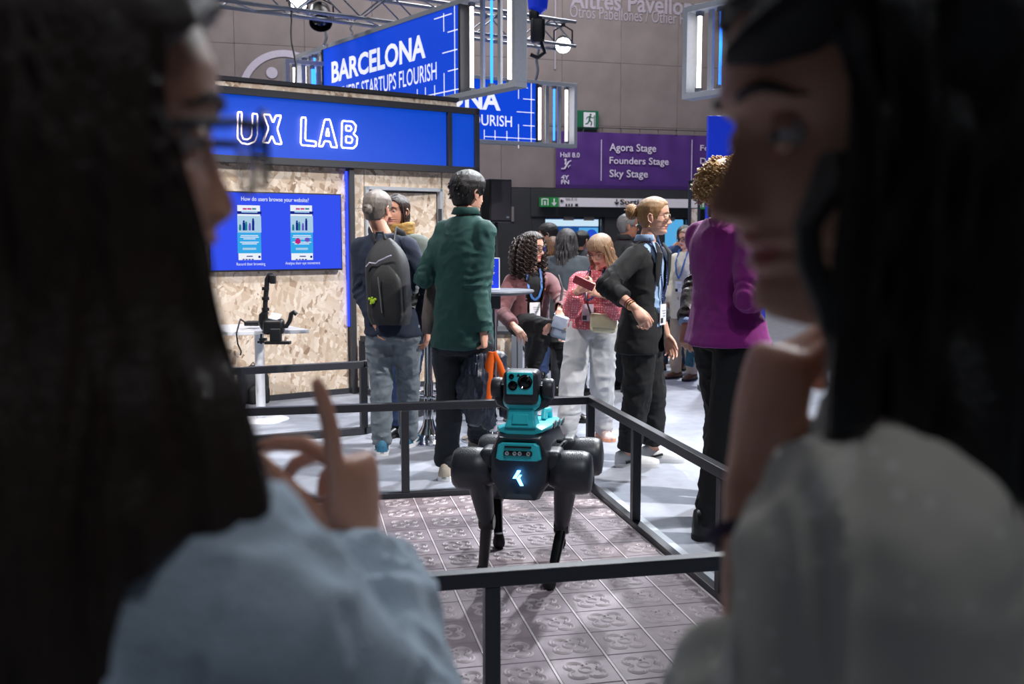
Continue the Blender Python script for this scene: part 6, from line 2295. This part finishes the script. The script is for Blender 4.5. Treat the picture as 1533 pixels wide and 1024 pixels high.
# ---- person in the leather jacket, mostly behind the purple cardigan
Kp = person('person in a dark brown leather jacket half behind the purple cardigan, phone in hand', dict(
    Y=5.35, k=.98, vox=.012, pel=(1068, 478), neck=(1074, 352), head=(1090, 322), yaw=(85, 80, 90), skin='skin_b',
    armL=dict(), armR=dict(e=(1040, 430, -1), w=(1027, 487, -1), d=(.02, -.1, -1), n=(-.3, -.9, 0), s=(.8, -.3, 0), curl=(25, 30, 35, 38)),
    legR=dict(a=(1068, 752), bend=.02), legL=dict(a=(1092, 742), bend=.02),
    bottom=dict(mat=M['trouser_dark'], r=(.098, .08, .07, .066)), shirt=dict(mat=M['blue_shirt'], hem=.06, fit=.95, sleeve=1.02, fold=.006, ar=(.06, .052, .046, .041)),
    jacket=dict(mat=M['leather_dark'], hem=.05, fit=1.06, sleeve=.92, fold=.016, ar=(.07, .06, .052, .047)),
    shoe=dict(mat=M['leather_black']), hair=dict(style='short', mat='hair_darkbrown')))
kp_ = P(1034, 529, 5.22)
kt = thing('phone', 'dark teal phone hanging in the leather-sleeved hand', 'phone', kp_)
obj('case', MB().rbox(kp_, (.012, .07, .14), .005, (nrm([1, .5, 0]), nrm([-.5, 1, 0]), nrm([.1, 0, 1]))), M['sneaker_blue'], kt, smooth=True)
obj('screen', MB().box(kp_ + np.array([.0065, .003, 0]), (.002, .06, .125), (nrm([1, .5, 0]), nrm([-.5, 1, 0]), nrm([.1, 0, 1]))), M['lens'], kt)

# ---- people farther back
person('grey-haired man in a black hooded top behind the blazer woman', dict(
    Y=9.3, k=.99, vox=.016, hvox=.008, pel=(936, 455), neck=(934, 362), head=(940, 338), yaw=(70, 75, 82), girth=1.12, skin='skin_dark', armL=dict(), armR=dict(),
    legR=dict(), legL=dict(), bottom=dict(mat=M['trouser_dark']), jacket=dict(name='hooded_top', mat=M['hoodie_black'], hem=.08, fit=1.1, collar=True, collar_h=.05), shoe=dict(mat=M['leather_black']), glasses=dict(mat=M['black'], r=.002),
    hair=dict(style='short', mat='hair_grey2', t=.006)))
person('dark-haired man in a navy suit jacket seen from behind, beside the wooden stool', dict(
    Y=10.8, k=.95, vox=.016, hvox=.008, pel=(1008, 448), neck=(1014, 369), head=(1025, 353), head_dy=-.05, yaw=(10, 15, 30), skin='skin_b', armL=dict(), armR=dict(), legR=dict(), legL=dict(),
    bottom=dict(mat=M['jean_navy'], name='jeans'), jacket=dict(mat=M['suit_navy'], hem=.16, fit=1.06), shoe=dict(mat=M['leather_brown']), hair=dict(style='short', mat='hair_black', t=.010)))
person('woman with spectacles in a long cream knit and beige trousers, near the thin frame', dict(
    Y=10.1, k=.90, vox=.016, hvox=.008, pel=(1026, 450), neck=(1028, 378), head=(1028, 358), yaw=(225, 225, 235), skin='skin', armL=dict(), armR=dict(), legR=dict(), legL=dict(),
    bottom=dict(mat=M['trouser_beige']), jacket=dict(name='knit', mat=M['cream_knit'], hem=.2, fit=1.06), shoe=dict(mat=M['leather_brown']), glasses=dict(mat=M['black'], r=.002),
    lanyard=dict(mat=M['lanyard_blue'], z=.4, out=.14), hair=dict(style='bun', mat='hair_brown', t=.010, bun_r=.03)))
person('woman with long grey-black hair in a slate coat, back turned', dict(
    Y=9.0, k=1.0, vox=.016, hvox=.008, pel=(852, 462), neck=(850, 383), head=(848, 363), yaw=(20, 15, 5), skin='skin', girth=1.1, armL=dict(), armR=dict(), legR=dict(), legL=dict(),
    bottom=dict(mat=M['trouser_dark']), jacket=dict(name='coat', mat=M['coat_grey'], hem=.3, fit=1.12), shoe=dict(mat=M['leather_black']),
    hair=dict(style='long', mat='hair_greyblack', t=.018, zb=-.30, open=(70, 95), w=.10, b=.125, wave=.02, thick=.04, ends=.03)))
person('woman with light brown shoulder-length hair beside the long grey-black hair', dict(
    Y=10.0, k=.97, vox=.016, hvox=.008, pel=(828, 455), neck=(828, 388), head=(828, 372), yaw=(10, 10, 350), skin='skin', armL=dict(), armR=dict(), legR=dict(), legL=dict(),
    bottom=dict(mat=M['jean_blue'], name='jeans'), jacket=dict(name='top', mat=M['pale_top'], hem=.08, fit=1.05), shoe=dict(mat=M['leather_black']),
    hair=dict(style='long', mat='hair_brown', t=.014, zb=-.22, open=(70, 95), w=.095, b=.12, wave=.014)))
person('black-haired man in a pale top looking left before the lit shopfront', dict(
    Y=10.7, k=1.02, vox=.016, hvox=.008, pel=(818, 452), neck=(816, 373), head=(821, 351), yaw=(300, 300, 290), pitch=12, skin='skin_b', armL=dict(), armR=dict(), legR=dict(), legL=dict(),
    bottom=dict(mat=M['trouser_dark']), jacket=dict(name='top', mat=M['pale_top'], hem=.08, fit=1.05), shoe=dict(mat=M['leather_black']), hair=dict(style='short', mat='hair_black', t=.014)))
person('dark-haired person farthest off, head showing between coat and bob', dict(
    Y=12.2, k=1.0, vox=.018, hvox=.009, pel=(870, 440), neck=(870, 376), head=(871, 360), yaw=(30, 30, 40), skin='skin_b', armL=dict(), armR=dict(), legR=dict(), legL=dict(),
    bottom=dict(mat=M['trouser_dark']), jacket=dict(name='top', mat=M['hoodie_black'], hem=.08, fit=1.05), shoe=dict(mat=M['leather_black']), hair=dict(style='short', mat='hair_black', t=.014)))

# ---- backpack on the grey-jeans man
bc = P(600, 476, 6.30)
f_, r_ = A['fC'], A['rC']
bk = thing('worn_backpack', 'black backpack with a yellow-green tag worn by the man in grey jeans', 'backpack', bc)
axk = (r_, f_, nrm(A['up'] + np.array([.05, .0, 0])))
s_ = 6.25 / 1500
bc0 = A['pel'] + A['up'] * .02 - f_ * .20 + r_ * .055
sh0 = bag_shell(bc0, 64 * s_, .19, 128 * s_, axk)
obj('bag_body', sh0, M['bag_black'], bk, smooth=True)
obj('front_pocket', bag_shell(bc0 - f_ * .085 + r_ * .015 + A['up'] * .02, 48 * s_, .08, 84 * s_, axk), M['bag_dark'], bk, smooth=True)
zp_ = [bc0 - f_ * .128 + r_ * x + A['up'] * z for x, z in ((-.085, .36), (-.06, .385), (-.02, .38), (.0, .395), (.06, .42), (.085, .43))]
obj('zip', MB().tube([p + f_ * .03 for p in zp_], .0045, 6), M['paint'], bk, smooth=True)
obj('zip_pull', MB().tube([bc0 - f_ * .135 + r_ * .0 + A['up'] * z for z in (.30, .20, .08)], .004, 6), M['alu'], bk, smooth=True)
tgm = MB()
for dx, dz_, r in ((0, 0, .016), (-.018, .014, .009), (.0, .02, .008), (.018, .012, .009), (-.012, -.014, .007)):
    tgm.ell(bc0 - f_ * .128 - r_ * .055 + r_ * dx + A['up'] * (.15 + dz_), (r, .004, r), (r_, f_, Z3), 10, 6)
obj('tag', tgm, mat('lime', (176, 214, 40), .6, noise=.1), bk, smooth=True)
for s in (-1, 1):
    n0 = A['neck'] + r_ * s * .09 - A['up'] * .0
    obj('strap', MB().tube([bc0 + A['up'] * .50 + r_ * s * .06 + f_ * .05, n0 + f_ * -.02 + Z3 * .035, n0 + f_ * .06 + r_ * s * .02 + Z3 * .01, n0 + f_ * .155 + r_ * s * .04 - Z3 * .12, A['pel'] + A['up'] * .25 + r_ * s * .17 + f_ * .08, bc0 + A['up'] * .1 + r_ * s * .13 + f_ * .06], .022, 8, True, .3), M['bag_dark'], bk, smooth=True)
obj('handle', MB().tube([bc0 + A['up'] * .53 + r_ * x - f_ * .02 + A['up'] * z for x, z in ((-.03, 0), (-.02, .04), (.02, .04), (.03, 0))], .009, 8), M['bag_dark'], bk, smooth=True)

# ================================================================== THE TWO WOMEN IN FRONT
M['blouse_blue'] = cloth('cotton_pale_blue', (182, 198, 214), .05, 14, .3, 260, .9)
M['blouse_sheer'] = dots_mat('voile_dotted', (206, 202, 192), (236, 234, 226), 62, .12, .85, .35, .10)
Pw = person('woman with long dark hair and spectacles in a pale blue shirt, gesturing with one hand', dict(
    Y=.56, k=.98, vox=.007, hvox=.0035, hn=96, hd=2, nose=.58, eye=(303, 210, .575), eye_side=1, yaw=(15, 15, 68), pitch=0, hs=.97, pel=(-140, 1800, .58), neck=(20, 735), sw=.16, skin='skin_b',
    armR=dict(ep=(545, 1230, .62), wp=(532, 838, .84), d=(-.02, .06, 1.0), n=(.93, -.36, 0.05), s=(-.36, -.93, 0), curl=((0, 8, 8), (64, 26, 14), (72, 40, 30), (78, 55, 40)), thumb=(20, -6, .62), spread=5, sc=.95, fl=(.95, 1, 1, 1)),
    armL=dict(),
    bottom=dict(mat=M['trouser_dark']), shirt=dict(mat=M['blouse_blue'], hem=.08, fit=1.06, fold=.022, freq=13, aniso=(1.5, 1.5, .45), sleeve=.98, collar=True, collar_h=.035, collar_gap=.6, ar=(.070, .064, .058, .042), smooth=3),
    shoe=dict(mat=M['leather_black']), glasses=dict(mat=M['black'], r=.0022, y=.112, z=-.006, w=.028, h=.023, half=True, lens_t=.0045),
    hair=dict(style='long', mat='hair_chestnut', t=.016, zb=-.222, back=.50, flare=.36, open=(70, 47), w=.102, b=.122, fy=.92, wave=.006, thick=.03, ends=.015, flow=40, seed=2.0)))
Qw = person('woman with wavy black hair in a sheer dotted white blouse, chin resting on her hand', dict(
    Y=.63, k=.95, vox=.007, hvox=.0035, hn=96, hd=2, nose=.88, eye=(1156, 200, .575), eye_side=-1, yaw=(-50, -52, -97), pitch=5, hs=1.07, pel=(1600, 1750, .72), neck=(1420, 605), sw=.155, skin='skin_b',
    armL=dict(ep=(1190, 1320, .55), wp=(1132, 728, .68), d=(.16, .02, 1.0), n=(-.97, -.25, .1), s=(.25, -.97, .0), curl=((40, 58, 45), (46, 60, 45), (50, 60, 45), (54, 62, 45)), thumb=(16, 0, .75), spread=2, sc=1.06),
    armR=dict(),
    bottom=dict(mat=M['trouser_dark']), shirt=dict(name='blouse', mat=M['blouse_sheer'], hem=.08, fit=1.06, fold=.015, freq=12, aniso=(1.5, 1.5, .5), sleeve=.60, ar=(.074, .071, .064, .050), smooth=3),
    shoe=dict(mat=M['leather_black']),
    hair=dict(style='long', mat='hair_black', t=.011, top=.5, side=.024, zb=-.165, back=.05, open=(105, 120), open_l=(58, 50), w=.110, b=.135, wave=.018, thick=.03, ends=.02, seed=5.0, fy=.75)))
wr = Qw['armL'][2]; axw = nrm(wr - Qw['armL'][1]); t1 = nrm(np.cross(axw, Z3)); t2 = np.cross(axw, t1)
obj('hair_tie', MB().tube([wr - axw * .035 + (t1 * .033 * math.cos(a) + t2 * .029 * math.sin(a)) for a in [2 * math.pi * i / 24 for i in range(25)]], .005, 8), mat('hair_tie', (44, 28, 58), .8, noise=.1), Qw['root'], smooth=True)

# the fringe swept forward over her forehead and a curl before the ear
fb = MB()
for q in range(16):
    o = (q - 7.5) / 7.5
    c = [(1320, -70, .53), (1262, -20, .53), (1200, 28, .54), (1140, 60, .552), (1086, 86 + 4 * o, .563)]
    fb.tube([P(x + 10 * o * (4 - i) * .5, y + 26 * o * math.sin((i + 1) * .6), Y_ + .012 * o) for i, (x, y, Y_) in enumerate(c)], [.012, .012, .011, .0085, .002], 7)
for q in range(5):
    o = (q - 2) / 2
    fb.tube([P(1256 + 8 * o, 240, .525), P(1236 + 6 * o, 290, .515), P(1208 + 6 * o, 340, .512 + .004 * o), P(1212 + 7 * o, 392, .512), P(1240 + 10 * o, 450, .515), P(1262 + 14 * o, 530, .52)], [.008, .008, .0055, .005, .006, .003], 7)
obj('fringe', fb, M['hair_black'], Qw['root'], smooth=True)
rg0 = P(1247, 474, .60)
obj('ring', MB().tube([rg0 + np.array([.0105 * math.cos(a), .0105 * math.sin(a), .003 * math.sin(a)]) for a in [2 * math.pi * i / 24 for i in range(25)]], .0032, 8).ell(rg0 + np.array([.0, -.0115, 0]), (.005, .004, .005), np.eye(3), 12, 8), M['gold'], Qw['root'], smooth=True)
